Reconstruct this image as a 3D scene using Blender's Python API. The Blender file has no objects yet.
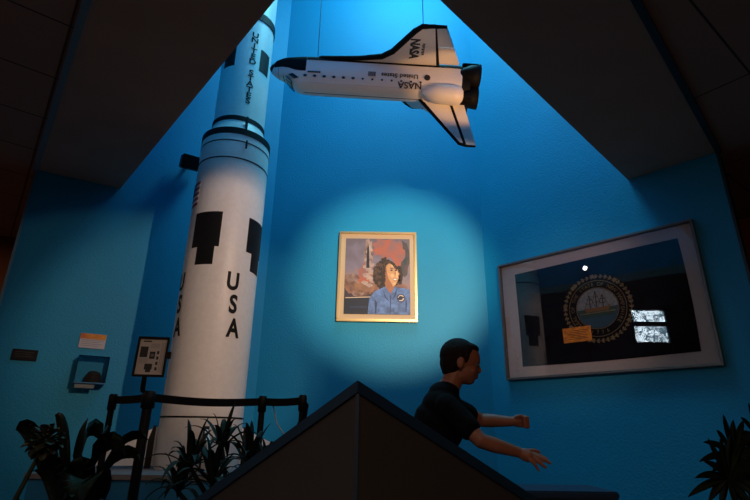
import bpy, bmesh, math, random
from mathutils import Vector as V, Matrix as M
random.seed(7)
S = bpy.context.scene
COL = S.collection
PI = math.pi
sin, cos = math.sin, math.cos

# ------------------------------------------------------------------ camera
F = 500.0; PT = math.radians(20.2); RL = math.radians(0.8); EYE = 0.75
CAM = V((0, 0, EYE))
fw = V((0, cos(PT), sin(PT))); _u = V((0, -sin(PT), cos(PT))); _r = V((1, 0, 0))
up = _u*cos(RL) - _r*sin(RL); rt = _r*cos(RL) + _u*sin(RL)
def ray(x, y): return fw + rt*((x-375)/F) + up*((250-y)/F)
def hit(x, y, p0, n):
    d = ray(x, y); n = V(n)
    return CAM + d*((V(p0)-CAM).dot(n)/d.dot(n))
def at(x, y, Y): return hit(x, y, (0, Y, 0), (0, 1, 0))
cd = bpy.data.cameras.new('camera'); co = bpy.data.objects.new('camera', cd); COL.objects.link(co)
cd.sensor_width = 36; cd.lens = 36*F/750; cd.clip_start = 0.02
co.matrix_world = M(((rt.x, up.x, -fw.x, 0), (rt.y, up.y, -fw.y, 0), (rt.z, up.z, -fw.z, EYE), (0, 0, 0, 1)))
S.camera = co

# ------------------------------------------------------------------ materials
def mat(name, col, rough=.6, metal=0., noise=0., nscale=20., bump=0., bscale=60., spec=.5, emit=None, estr=0., col2=None):
    m = bpy.data.materials.new(name); m.use_nodes = True
    nt = m.node_tree; b = nt.nodes['Principled BSDF']
    b.inputs['Base Color'].default_value = (*col, 1); b.inputs['Roughness'].default_value = rough
    b.inputs['Metallic'].default_value = metal; b.inputs['Specular IOR Level'].default_value = spec
    tc = nt.nodes.new('ShaderNodeTexCoord')
    if noise > 0 or col2:
        n = nt.nodes.new('ShaderNodeTexNoise'); n.inputs['Scale'].default_value = nscale; n.inputs['Detail'].default_value = 5
        nt.links.new(tc.outputs['Object'], n.inputs['Vector'])
        r = nt.nodes.new('ShaderNodeValToRGB')
        c2 = col2 if col2 else tuple(min(1, c*(1+noise)) for c in col)
        c1 = col if col2 else tuple(c*(1-noise) for c in col)
        r.color_ramp.elements[0].position = .35; r.color_ramp.elements[1].position = .65
        r.color_ramp.elements[0].color = (*c1, 1); r.color_ramp.elements[1].color = (*c2, 1)
        nt.links.new(n.outputs['Fac'], r.inputs['Fac']); nt.links.new(r.outputs['Color'], b.inputs['Base Color'])
    if bump > 0:
        n2 = nt.nodes.new('ShaderNodeTexNoise'); n2.inputs['Scale'].default_value = bscale; n2.inputs['Detail'].default_value = 4
        nt.links.new(tc.outputs['Object'], n2.inputs['Vector'])
        bp = nt.nodes.new('ShaderNodeBump'); bp.inputs['Strength'].default_value = bump; bp.inputs['Distance'].default_value = .01
        nt.links.new(n2.outputs['Fac'], bp.inputs['Height']); nt.links.new(bp.outputs['Normal'], b.inputs['Normal'])
    if emit:
        b.inputs['Emission Color'].default_value = (*emit, 1); b.inputs['Emission Strength'].default_value = estr
    return m
def glass(name, rough=.0, tint=(1, 1, 1), boost=1.0):
    m = bpy.data.materials.new(name); m.use_nodes = True; nt = m.node_tree
    nt.nodes.remove(nt.nodes['Principled BSDF']); o = nt.nodes['Material Output']
    t = nt.nodes.new('ShaderNodeBsdfTransparent'); t.inputs['Color'].default_value = (*tint, 1)
    g = nt.nodes.new('ShaderNodeBsdfGlossy'); g.inputs['Roughness'].default_value = rough
    f = nt.nodes.new('ShaderNodeFresnel'); f.inputs['IOR'].default_value = 1.5
    mu = nt.nodes.new('ShaderNodeMath'); mu.operation = 'MULTIPLY'; mu.inputs[1].default_value = boost; mu.use_clamp = True
    mx = nt.nodes.new('ShaderNodeMixShader')
    nt.links.new(f.outputs[0], mu.inputs[0]); nt.links.new(mu.outputs[0], mx.inputs[0])
    nt.links.new(t.outputs[0], mx.inputs[1]); nt.links.new(g.outputs[0], mx.inputs[2]); nt.links.new(mx.outputs[0], o.inputs[0])
    return m
BLUE = mat('blue_wall_paint', (.007, .26, .46), .55, noise=.04, nscale=1.2, bump=.3, bscale=55, spec=.3)
BLUED = mat('blue_trim_paint', (.010, .16, .36), .5)
SOFF = mat('taupe_soffit_paint', (.36, .25, .21), .8, noise=.04, nscale=3, bump=.1, spec=.2)
HALL = mat('brown_hall_paint', (.20, .085, .05), .8, noise=.1, nscale=2, bump=.1, spec=.2)
CARP = mat('brown_carpet', (.16, .11, .09), .95, noise=.3, nscale=120, bump=.4, bscale=200, spec=.1)
DARK = mat('dark_bronze_trim', (.02, .05, .07), .4, metal=.3)
STEEL = mat('blue_grey_trim', (.10, .22, .30), .45)
WHITE = mat('white_rocket_paint', (.80, .79, .77), .42, noise=.03, nscale=25, bump=.12, bscale=70)
WHITE2 = mat('white_tile', (.82, .79, .75), .5, noise=.05, nscale=14)
GREYT = mat('pale_grey_tile', (.62, .60, .58), .55, noise=.06, nscale=14)
BLACK = mat('black_paint', (.006, .006, .007), .6, noise=.2, nscale=30, spec=.2)
BLACKM = mat('black_tile', (.004, .004, .005), .65, noise=.3, nscale=40, spec=.15)
BRASS = mat('gold_metal', (.62, .45, .22), .35, metal=.7)
POST = mat('black_powder_coat', (.004, .004, .005), .55, spec=.2, noise=.1)
BELT = mat('black_webbing', (.004, .004, .005), .8, spec=.15, bump=.3, bscale=300)

# ------------------------------------------------------------------ mesh builder
class MB:
    def __init__(s): s.v = []; s.f = []; s.m = []; s.sm = []; s.mats = []
    def mi(s, m):
        if m not in s.mats: s.mats.append(m)
        return s.mats.index(m)
    def add(s, vs, fs, m, smooth=False, T=None):
        o = len(s.v); i = s.mi(m)
        for p in vs: s.v.append(tuple(T @ V(p)) if T else tuple(p))
        for f in fs: s.f.append([a+o for a in f]); s.m.append(i); s.sm.append(smooth)
    def box(s, lo, hi, m, T=None):
        (a, b, c), (d, e, f) = lo, hi
        vs = [(a, b, c), (d, b, c), (d, e, c), (a, e, c), (a, b, f), (d, b, f), (d, e, f), (a, e, f)]
        s.add(vs, [(0, 3, 2, 1), (4, 5, 6, 7), (0, 1, 5, 4), (1, 2, 6, 5), (2, 3, 7, 6), (3, 0, 4, 7)], m, False, T)
    def rbox(s, lo, hi, m, r=.004, T=None, seg=2):
        bm = bmesh.new(); bmesh.ops.create_cube(bm, size=1)
        for v in bm.verts: v.co = V([(lo[k]+hi[k])/2 + v.co[k]*(hi[k]-lo[k]) for k in range(3)])
        bmesh.ops.bevel(bm, geom=bm.edges[:], offset=r, segments=seg, affect='EDGES')
        s.bm(bm, m, T)
    def bm(s, bm, m, T=None, smooth=False):
        bm.verts.index_update()
        s.add([v.co[:] for v in bm.verts], [[v.index for v in f.verts] for f in bm.faces], m, smooth, T); bm.free()
    def rings(s, rs, m, smooth=True, caps=True, T=None, closed=True):
        n = len(rs[0]); vs = [p for r in rs for p in r]; fs = []
        for i in range(len(rs)-1):
            for j in range(n if closed else n-1):
                k = (j+1) % n; fs.append((i*n+j, i*n+k, (i+1)*n+k, (i+1)*n+j))
        s.add(vs, fs, m, smooth, T)
        if caps and closed:
            s.add(rs[0], [tuple(range(n))[::-1]], m, False, T); s.add(rs[-1], [tuple(range(n))], m, False, T)
    def lathe(s, prof, m, n=48, smooth=True, T=None, caps=True):
        s.rings([[(r*cos(2*PI*j/n), r*sin(2*PI*j/n), z) for j in range(n)] for r, z in prof], m, smooth, caps, T)
    def tube(s, pts, rad, m, n=10, T=None, smooth=True):
        pts = [V(p) for p in pts]; rs = rad if isinstance(rad, (list, tuple)) else [rad]*len(pts)
        R = []; ref = None
        for i, p in enumerate(pts):
            t = (pts[min(i+1, len(pts)-1)] - pts[max(i-1, 0)]).normalized()
            if ref is None: ref = V((0, 0, 1)) if abs(t.z) < .9 else V((1, 0, 0))
            a = t.cross(ref).normalized(); b = a.cross(t).normalized(); ref = b
            R.append([tuple(p + (a*cos(2*PI*j/n) + b*sin(2*PI*j/n))*rs[i]) for j in range(n)])
        s.rings(R, m, smooth, True, T)
    def prism(s, pts, z0, z1, m, T=None):      # polygon in local xy, extruded in z
        if sum(pts[i][0]*pts[(i+1) % len(pts)][1]-pts[(i+1) % len(pts)][0]*pts[i][1] for i in range(len(pts))) < 0: pts = pts[::-1]
        n = len(pts); vs = [(x, y, z0) for x, y in pts] + [(x, y, z1) for x, y in pts]
        fs = [tuple(range(n))[::-1], tuple(range(n, 2*n))] + [(i, (i+1) % n, n+(i+1) % n, n+i) for i in range(n)]
        s.add(vs, fs, m, False, T)
    def disc(s, cx, cy, rx, ry, z0, z1, m, n=28, T=None, rot=0):
        s.prism([(cx+rx*cos(a)*cos(rot)-ry*sin(a)*sin(rot), cy+rx*cos(a)*sin(rot)+ry*sin(a)*cos(rot)) for a in [2*PI*i/n for i in range(n)]], z0, z1, m, T)
    def annulus(s, cx, cy, r0, r1, z0, z1, m, n=64, T=None):
        R = []
        for i in range(n+1):
            a = 2*PI*i/n; c, d = cos(a), sin(a)
            R.append([(cx+r0*c, cy+r0*d, z0), (cx+r1*c, cy+r1*d, z0), (cx+r1*c, cy+r1*d, z1), (cx+r0*c, cy+r0*d, z1)])
        s.rings(R, m, False, False, T)
    def build(s, name, parent=None, mw=None, weld=False):
        me = bpy.data.meshes.new(name); me.from_pydata(s.v, [], s.f)
        for m in s.mats: me.materials.append(m)
        me.polygons.foreach_set('material_index', s.m); me.polygons.foreach_set('use_smooth', s.sm)
        bm = bmesh.new(); bm.from_mesh(me)
        if weld: bmesh.ops.remove_doubles(bm, verts=bm.verts, dist=1e-5)
        bmesh.ops.recalc_face_normals(bm, faces=bm.faces); bm.to_mesh(me); bm.free(); me.update()
        o = bpy.data.objects.new(name, me); COL.objects.link(o)
        if mw is not None: o.matrix_world = mw
        if parent: o.parent = parent
        return o
def tag(o, label, cat, group=None):
    o['label'] = label; o['category'] = cat
    if group: o['group'] = group
    return o
def struct(o): o['kind'] = 'structure'; return o
def empty(name, loc=(0, 0, 0), mw=None):
    o = bpy.data.objects.new(name, None); COL.objects.link(o); o.empty_display_size = .1
    if mw is not None: o.matrix_world = mw
    else: o.location = loc
    return o
def copy_tree(o, parent=None):
    c = o.copy(); COL.objects.link(c); c.parent = parent
    for ch in [x for x in COL.objects if x.parent == o]: copy_tree(ch, c)
    return c
_tc = {}
def text(s, size, xs=1.0, bold=0.0, cuts=0):
    k = (s, size, xs, bold, cuts)
    if k in _tc: return _tc[k]
    cu = bpy.data.curves.new('lettering', 'FONT'); cu.body = s; cu.size = size; cu.align_x = 'CENTER'; cu.align_y = 'CENTER'; cu.offset = bold
    cu.resolution_u = 4
    ob = bpy.data.objects.new('lettering', cu); COL.objects.link(ob)
    dg = bpy.context.evaluated_depsgraph_get(); me = bpy.data.meshes.new_from_object(ob.evaluated_get(dg))
    bm = bmesh.new(); bm.from_mesh(me)
    for v in bm.verts: v.co.x *= xs
    if cuts:
        bmesh.ops.triangulate(bm, faces=bm.faces)
        for _ in range(cuts):
            bmesh.ops.subdivide_edges(bm, edges=[e for e in bm.edges if e.calc_length() > size*.18], cuts=1)
        bmesh.ops.triangulate(bm, faces=bm.faces)
    bm.verts.index_update()
    r = ([tuple(v.co) for v in bm.verts], [[v.index for v in f.verts] for f in bm.faces])
    bm.free(); bpy.data.objects.remove(ob); bpy.data.curves.remove(cu); bpy.data.meshes.remove(me)
    _tc[k] = r; return r
def frame_mw(o, ex, ey):     # local x -> ex, y -> ey, z -> ex x ey
    ex = V(ex).normalized(); ey = V(ey).normalized(); ez = ex.cross(ey).normalized(); ey = ez.cross(ex)
    return M(((ex.x, ey.x, ez.x, o[0]), (ex.y, ey.y, ez.y, o[1]), (ex.z, ey.z, ez.z, o[2]), (0, 0, 0, 1)))

# ------------------------------------------------------------------ the room
D = 5.4; CZ = 3.06; TOP = 9.0
BL = V((-1.22, D, 0)); BR = V((1.25, D, 0))
Rd = V((1, -1, 0)).normalized()                         # along the right wall, away from the corner
Rt = BR + Rd*2.36; Ro = hit(628, 180, (0, 0, CZ), (0, 0, 1)); Ro = BR + Rd*(Ro-BR).dot(Rd); Ro.z = 0
Lo = hit(120, 190, (0, 0, CZ), (0, 0, 1)); Lo.z = 0
Lt = hit(38, 170, (0, 0, CZ), (0, 0, 1)); Lt.z = 0
Ld = (Lt-BL).normalized()
Lo = BL + Ld*(Lo-BL).dot(Ld)
Rn = V((-1, -1, 0)).normalized(); Ln = V((-Ld.y, Ld.x, 0)); Ln = Ln if Ln.y < 0 else -Ln
def wallseg(name, a, b, z0, z1, m, th, n):
    n = V(n).normalized(); mb = MB(); a = V((a.x, a.y, 0)); b = V((b.x, b.y, 0))
    q = [a, b, b-n*th, a-n*th]
    mb.prism([(p.x, p.y) for p in q], z0, z1, m)
    return struct(mb.build(name))
wallseg('wall_back', BL-V((.03, 0, 0)), BR+V((.03, 0, 0)), 0, TOP, BLUE, .12, (0, -1, 0))
wallseg('wall_right', BR, Rt, 0, TOP, BLUE, .12, Rn)
wallseg('wall_left', BL, Lt, 0, TOP, BLUE, .12, Ln)
def isect(p, d, q, e):
    t = ((q.x-p.x)*e.y-(q.y-p.y)*e.x)/(d.x*e.y-d.y*e.x); return p+d*t
def ch(x, y): p = hit(x, y, (0, 0, CZ), (0, 0, 1)); return V((p.x, p.y, 0))
le = (ch(275, 0)-Lo).normalized(); re_ = (ch(440, 0)-Ro).normalized()
A0 = isect(Lo, le, Ro, re_)
lt = (ch(92, 0)-Lt).normalized(); rtd = (ch(631, 0)-Rt).normalized()
T0 = isect(Lt, lt, Rt, rtd)
c = MB()
c.prism([(p.x, p.y) for p in (Lt, Lo, A0, T0)], CZ, CZ+.12, SOFF)
c.prism([(p.x, p.y) for p in (Rt, Ro, A0, T0)], CZ, CZ+.12, SOFF)
struct(c.build('ceiling'))
# upper sides of the light well above the soffit edges
pl = V((le.y, -le.x, 0)); pl = pl if pl.x > 0 else -pl
pr_ = V((re_.y, -re_.x, 0)); pr_ = pr_ if pr_.x < 0 else -pr_
wallseg('wall_well_left', Lo, A0, CZ+.12, TOP, BLUE, .1, pl)
wallseg('wall_well_right', Ro, A0, CZ+.12, TOP, BLUE, .1, pr_)
# tiled ceilings on either side, with the slots between the tiles
TILE = bpy.data.materials.new('ceiling_tile'); TILE.use_nodes = True
nt = TILE.node_tree; b = nt.nodes['Principled BSDF']; b.inputs['Roughness'].default_value = .9
tcn = nt.nodes.new('ShaderNodeTexCoord'); mp = nt.nodes.new('ShaderNodeMapping')
mp.inputs['Rotation'].default_value[2] = -math.atan2(lt.y, lt.x)
br = nt.nodes.new('ShaderNodeTexBrick'); br.offset = 0; br.inputs['Scale'].default_value = 1
br.inputs['Brick Width'].default_value = .61; br.inputs['Row Height'].default_value = 1.22; br.inputs['Mortar Size'].default_value = .007
br.inputs['Color1'].default_value = (.30, .21, .18, 1); br.inputs['Color2'].default_value = (.28, .19, .165, 1); br.inputs['Mortar'].default_value = (.05, .04, .04, 1)
nt.links.new(tcn.outputs['Object'], mp.inputs['Vector']); nt.links.new(mp.outputs[0], br.inputs['Vector']); nt.links.new(br.outputs['Color'], b.inputs['Base Color'])
c = MB()
c.prism([(p.x, p.y) for p in (T0, Lt, V((-3.0, 7.0, 0)), V((-8, 4.0, 0)), V((-8, 2.7, 0)), V((-3.0, 1.95, 0)), V((-1.4, -.2, 0)))], CZ, CZ+.12, TILE)
struct(c.build('ceiling_hall_left'))
c = MB()
c.prism([(p.x, p.y) for p in (T0, Rt, V((3.6, 5.6, 0)), V((7.8, 1.4, 0)), V((7.8, -2, 0)), V((1, -2, 0)))], CZ, CZ+.12, TILE)
struct(c.build('ceiling_hall_right'))
c = MB(); W = .045
nl = V((-lt.y, lt.x, 0)); nl = nl if nl.x < 0 else -nl
c.prism([(p.x, p.y) for p in (Lt, T0, T0+nl*W, Lt+nl*W)], CZ-.02, CZ-.001, STEEL)
struct(c.build('trim_1'))
c = MB(); nr = V((-rtd.y, rtd.x, 0)); nr = nr if nr.x > 0 else -nr
c.prism([(p.x, p.y) for p in (Rt, T0, T0+nr*W, Rt+nr*W)], CZ-.02, CZ-.001, DARK)
struct(c.build('trim_2'))
# corner strips on the free ends of the two blue walls
c = MB(); c.prism([(p.x, p.y) for p in (Lt+Ln*.012, Lt+Ld*.02+Ln*.012, Lt+Ld*.02-Ln*.14, Lt-Ln*.14)], 0, CZ-.021, STEEL); struct(c.build('trim_3'))
c = MB(); c.prism([(p.x, p.y) for p in (Rt+Rn*.012, Rt+Rd*.02+Rn*.012, Rt+Rd*.02-Rn*.14, Rt-Rn*.14)], 0, CZ-.021, DARK); struct(c.build('trim_4'))
wallseg('wall_hall_left', V((-8, 4.0, 0)), V((-3.0, 7.0, 0)), 0, 5.5, HALL, .12, (.514, -.857, 0))
wallseg('wall_hall_right', V((3.6, 5.6, 0)), V((7.8, 1.4, 0)), 0, 5.5, HALL, .12, (-1, -1, 0))
wallseg('wall_east', V((7.8, 1.4, 0)), V((7.8, -6, 0)), 0, 5.5, HALL, .12, (-1, 0, 0))
wallseg('wall_south', V((-8, -6, 0)), V((7.8, -6, 0)), 0, 5.5, HALL, .12, (0, 1, 0))
c = MB(); c.box((-8.2, -6.2, -.1), (8, 7.2, 0), CARP); struct(c.build('floor'))
c = MB(); c.prism([(-8.1, -6.1), (7.9, -6.1), (7.9, 1.2), (7.8, 1.3), (-8.1, 2.2)], 5.5, 5.6, SOFF); struct(c.build('ceiling_gallery'))
# ---- frame of the flag wall (needed for the window that mirrors in its glass)
fl = [hit(x, y, BR, Rn) for x, y in ((500, 267), (693, 220), (727, 367), (509, 380))]
fx0 = ((fl[0]-BR).dot(Rd)+(fl[3]-BR).dot(Rd))/2; fx1 = ((fl[1]-BR).dot(Rd)+(fl[2]-BR).dot(Rd))/2
fz0 = (fl[2].z+fl[3].z)/2; fz1 = (fl[0].z+fl[1].z)/2
GL = .045                                                  # glass in front of the wall
def mirror(x, y, X):                                       # where the reflection seen at a pixel comes from, on the plane x = X
    g = hit(x, y, BR+Rn*GL, Rn); d = ray(x, y); d = d - 2*d.dot(Rn)*Rn
    return g + d*((X-g.x)/d.x)
WX = -8.0
wq = [mirror(628, 311, WX), mirror(663, 306, WX), mirror(674, 343, WX), mirror(636, 345, WX)]
wy0 = min(p.y for p in wq); wy1 = max(p.y for p in wq); wz0 = min(p.z for p in wq); wz1 = max(p.z for p in wq)
yy = sorted(p.y for p in wq); wy0 = (yy[0]+yy[1])/2; wy1 = (yy[2]+yy[3])/2
zz = sorted(p.z for p in wq); wz0 = (zz[0]+zz[1])/2; wz1 = (zz[2]+zz[3])/2
c = MB()                                                   # west wall with the window opening
for (a0, b0, a1, b1) in ((-6, 0, wy0, 5.5), (wy1, 0, 4.0, 5.5), (wy0, 0, wy1, wz0), (wy0, wz1, wy1, 5.5)):
    if a1 > a0 and b1 > b0: c.box((WX-.12, a0, b0), (WX, a1, b1), HALL)
struct(c.build('wall_west'))
OUT = bpy.data.materials.new('daylit_window_view'); OUT.use_nodes = True
nt = OUT.node_tree; b = nt.nodes['Principled BSDF']; tcn = nt.nodes.new('ShaderNodeTexCoord')
n = nt.nodes.new('ShaderNodeTexNoise'); n.inputs['Scale'].default_value = 6; n.inputs['Detail'].default_value = 8; n.inputs['Roughness'].default_value = .75
nt.links.new(tcn.outputs['Object'], n.inputs['Vector'])
r = nt.nodes.new('ShaderNodeValToRGB'); r.color_ramp.elements[0].position = .45; r.color_ramp.elements[1].position = .54
r.color_ramp.elements[0].color = (.05, .10, .14, 1); r.color_ramp.elements[1].color = (.75, .9, 1, 1)
nt.links.new(n.outputs['Fac'], r.inputs['Fac']); nt.links.new(r.outputs['Color'], b.inputs['Emission Color'])
b.inputs['Base Color'].default_value = (.1, .1, .1, 1); b.inputs['Emission Strength'].default_value = 15.0
wr = empty('window_1', (WX, (wy0+wy1)/2, wz0)); struct(wr)
hw = (wy1-wy0)/2; hh = wz1-wz0
c = MB(); c.box((-.09, -hw, 0), (-.07, hw, hh), OUT); c.build('window_pane', wr)
c = MB()
for q in (((-.06, -hw, 0), (.02, -hw+.05, hh)), ((-.06, hw-.05, 0), (.02, hw, hh)), ((-.06, -hw+.05, 0), (.02, hw-.05, .05)), ((-.06, -hw+.05, hh-.05), (.02, hw-.05, hh)), ((-.06, -hw+.05, hh*.50), (.02, hw-.05, hh*.50+.12))):
    c.box(q[0], q[1], DARK)
c.build('window_frame', wr)
# skylight over the well
SKYM = mat('skylight_glazing', (.5, .6, .7), .3, emit=(.25, .65, 1), estr=.6)
c = MB(); q = [BL+V((0, .1, 0)), BR+V((0, .1, 0)), Ro, A0, Lo]
c.prism([(p.x, p.y) for p in q], TOP, TOP+.05, SKYM); struct(c.build('skylight'))

# ------------------------------------------------------------------ framed flag on the right wall
FM = frame_mw(BR+Rd*((fx0+fx1)/2)+V((0, 0, (fz0+fz1)/2)), Rd, (0, 0, 1))
fw_, fh_ = (fx1-fx0), (fz1-fz0); a, bb = fw_/2, fh_/2
root = empty('framed_flag', mw=FM)
tag(root, 'large framed dark navy state flag with round gold seal on the right blue wall', 'framed flag')
FR = mat('dark_silver_frame', (.16, .15, .15), .4, metal=.6)
MATB = mat('grey_white_mat_board', (.55, .51, .52), .85, noise=.03, nscale=40)
NAVY = mat('navy_flag_cloth', (.004, .005, .012), .8, noise=.3, nscale=6, bump=.3, bscale=30, spec=.15)
GOLD = mat('gold_embroidery', (.22, .16, .075), .6, noise=.3, nscale=60)
PALE = mat('pale_blue_embroidery', (.20, .23, .26), .7, noise=.2, nscale=40)
HULL = mat('brown_embroidery', (.20, .10, .04), .7)
GREEN = mat('green_embroidery', (.02, .07, .06), .7)
SEA = mat('sea_blue_embroidery', (.02, .08, .14), .7)
ORANGE = mat('orange_reflection', (.95, .30, .03), .6, noise=.35, nscale=25)
ft = .022
c = MB()
for lo, hi in (((-a, -bb, 0), (a, -bb+ft, .06)), ((-a, bb-ft, 0), (a, bb, .06)), ((-a, -bb+ft, 0), (-a+ft, bb-ft, .06)), ((a-ft, -bb+ft, 0), (a, bb-ft, .06))): c.rbox(lo, hi, FR, .005)
c.build('frame', root)
# mat board with the slightly bowed opening
inner = [hit(x, y, BR+Rn*.02, Rn) for x, y in ((515, 275), (675, 238), (704, 353), (522, 365))]
il = [((p-BR).dot(Rd)-(fx0+fx1)/2, p.z-(fz0+fz1)/2) for p in inner]
ix0 = (il[0][0]+il[3][0])/2; ix1 = (il[1][0]+il[2][0])/2; iz0 = (il[2][1]+il[3][1])/2; iz1 = (il[0][1]+il[1][1])/2
def bow(u, v):     # cloth outline
    return (ix0+(ix1-ix0)*u + .012*sin(PI*v)*(1 if u > .5 else .3), iz0+(iz1-iz0)*v + .010*sin(PI*u)*(-1 if v < .5 else .4))
c = MB(); c.box((-a+.01, -bb+.01, .004), (a-.01, bb-.01, .012), MATB); c.build('mat_board', root)
c = MB(); N = 24; pts = [bow(i/N, 0) for i in range(N)]+[bow(1, i/N) for i in range(N)]+[bow(1-i/N, 1) for i in range(N)]+[bow(0, 1-i/N) for i in range(N)]
c.prism(pts, .012, .016, NAVY)
flag = c.build('flag', root)
sc_ = hit(597, 308, BR+Rn*.02, Rn); sx, sz = (sc_-BR).dot(Rd)-(fx0+fx1)/2, sc_.z-(fz0+fz1)/2
sr = .33
c = MB(); z0, z1 = .016, .0185
for i in range(44):
    th = 2*PI*i/44
    for k in (-1, 1):
        lx, lz = sx+sr*.92*cos(th)+0, sz+sr*.92*sin(th)
        an = th+PI/2+k*.6; L = .034
        c.prism([(lx, lz), (lx+L*.5*cos(an)-.009*sin(an), lz+L*.5*sin(an)+.009*cos(an)), (lx+L*cos(an), lz+L*sin(an)), (lx+L*.5*cos(an)+.009*sin(an), lz+L*.5*sin(an)-.009*cos(an))], z0, z1, GOLD)
c.annulus(sx, sz, sr*.915, sr*.93, z0, z1, GOLD)
for i in range(9):
    th = PI/2+2*PI*i/9; px, pz = sx+sr*.92*cos(th), sz+sr*.92*sin(th)
    c.prism([(px+(.03 if k % 2 == 0 else .012)*cos(PI/2+k*PI/5), pz+(.03 if k % 2 == 0 else .012)*sin(PI/2+k*PI/5)) for k in range(10)], z1, z1+.001, GOLD)
c.annulus(sx, sz, sr*.79, sr*.805, z0, z1, GOLD); c.annulus(sx, sz, sr*.58, sr*.595, z0, z1, GOLD)
c.build('wreath', flag)
def arc_text(s, r, a0, a1, size, flip=False):
    n = len(s); k = 0
    for word in s.split(' '):
        c = MB()
        for chh in word:
            th = a0+(a1-a0)*(k+.5)/n; vs, fs = text(chh, size); k += 1; rot = th+(PI/2 if flip else -PI/2)
            c.add([(x*cos(rot)-y*sin(rot)+sx+r*cos(th), x*sin(rot)+y*cos(rot)+sz+r*sin(th), z1) for x, y, _ in vs], fs, GOLD)
        k += 1; c.build('seal_lettering', flag)
arc_text('SEAL OF THE STATE OF NEW HAMPSHIRE', sr*.69, math.radians(222), math.radians(-42), .048)
arc_text('1776', sr*.69, math.radians(-114), math.radians(-66), .045, True)
c = MB(); r_ = sr*.57
c.prism([(sx+r_*cos(t), sz+r_*sin(t)) for t in [PI*i/24 for i in range(25)]], z0, z1, PALE)
c.prism([(sx+r_*cos(t), sz+r_*sin(t)) for t in [PI+PI*i/24 for i in range(25)]], z0, z1, SEA)
c.prism([(sx-r_*.97, sz-.005), (sx-r_*.75, sz-.08), (sx+r_*.75, sz-.08), (sx+r_*.97, sz-.005), (sx+.05, sz+.0)], z1, z1+.001, GREEN)
c.prism([(sx-.12, sz+.015), (sx-.10, sz-.03), (sx+.10, sz-.03), (sx+.13, sz+.02), (sx+.09, sz+.005), (sx-.07, sz+.005)], z1+.001, z1+.003, HULL)
for mx_, h in ((-.06, .13), (0, .16), (.06, .12)):
    c.box((sx+mx_-.003, sz, z1+.001), (sx+mx_+.003, sz+h, z1+.003), NAVY)
    for q in (.35, .65): c.box((sx+mx_-.024, sz+h*q, z1+.001), (sx+mx_+.024, sz+h*q+.004, z1+.003), NAVY)
    c.tube([(sx+mx_, sz+h, z1+.002), (sx+mx_+.05, sz+.01, z1+.002)], .0015, NAVY, 5)
    c.tube([(sx+mx_, sz+h, z1+.002), (sx+mx_-.05, sz+.01, z1+.002)], .0015, NAVY, 5)
c.box((sx-.16, sz-.045, z1+.001), (sx+.16, sz-.037, z1+.002), GOLD)
c.build('seal_picture', flag)
c = MB(); c.box((-a+ft, -bb+ft, GL-.003), (a-ft, bb-ft, GL), glass('picture_glass', 0, boost=.9)); c.build('glass_pane', root)
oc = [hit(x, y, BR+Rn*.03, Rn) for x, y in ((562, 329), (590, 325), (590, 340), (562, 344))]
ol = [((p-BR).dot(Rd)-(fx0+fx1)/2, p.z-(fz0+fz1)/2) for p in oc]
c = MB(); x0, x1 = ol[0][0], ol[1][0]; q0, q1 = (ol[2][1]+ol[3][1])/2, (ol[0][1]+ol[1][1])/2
c.rbox((x0, q0, .021), (x1, q1, .024), ORANGE, .001)  # orange reflection of a lit sign, put into the colour of a solid patch
LINES = mat('dark_brown_lines', (.12, .03, .01), .7)  # darker lines coloured into the reflection patch
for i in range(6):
    yb = q0+(q1-q0)*(.2+.11*i); c.box((x0+.05+.012*(i % 3), yb, .024), (x1-.03-.014*(i % 2), yb+.005, .0246), LINES)
refl_o = c.build('reflection_patch', mw=FM)
tag(refl_o, 'small orange patch painted as a reflected lit sign over the lower left of the gold flag seal', 'reflection_patch')

# ------------------------------------------------------------------ portrait painting on the back wall
pc = [at(x, y, D) for x, y in ((338.5, 233.5), (415.5, 232.5), (418, 322), (337.5, 322.5))]
pw = ((pc[1]-pc[0]).length+(pc[2]-pc[3]).length)/2; ph = ((pc[0]-pc[3]).length+(pc[1]-pc[2]).length)/2
pcen = (pc[0]+pc[1]+pc[2]+pc[3])/4; pcen.y = D
root = empty('portrait_painting', mw=frame_mw(pcen, (1, 0, 0), (0, 0, 1)))
tag(root, 'gold-framed portrait of a curly-haired woman in a blue flight suit on the back wall', 'painting')
a, bb = pw/2, ph/2; ft = .028
c = MB()
for lo, hi in (((-a, -bb, 0), (a, -bb+ft, .045)), ((-a, bb-ft, 0), (a, bb, .045)), ((-a, -bb+ft, 0), (-a+ft, bb-ft, .045)), ((a-ft, -bb+ft, 0), (a, bb-ft, .045))): c.rbox(lo, hi, BRASS, .006)
c.build('frame', root)
LIN = mat('tan_linen_liner', (.60, .42, .26), .85, bump=.2, bscale=200)
c = MB(); c.box((-a+.02, -bb+.02, .006), (a-.02, bb-.02, .022), LIN); c.build('liner', root)
CW, CH = a-.078, bb-.082
cv = bpy.data.materials.new('oil_paint_sky'); cv.use_nodes = True; nt = cv.node_tree; b = nt.nodes['Principled BSDF']; b.inputs['Roughness'].default_value = .55
tcn = nt.nodes.new('ShaderNodeTexCoord'); n = nt.nodes.new('ShaderNodeTexNoise'); n.inputs['Scale'].default_value = 4.5; n.inputs['Detail'].default_value = 6; n.inputs['Distortion'].default_value = .6
nt.links.new(tcn.outputs['Object'], n.inputs['Vector'])
sp = nt.nodes.new('ShaderNodeSeparateXYZ'); nt.links.new(tcn.outputs['Object'], sp.inputs[0])
ad = nt.nodes.new('ShaderNodeMath'); ad.operation = 'MULTIPLY_ADD'; ad.inputs[1].default_value = 1.1; ad.inputs[2].default_value = .05
nt.links.new(sp.outputs['Y'], ad.inputs[0])
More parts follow.
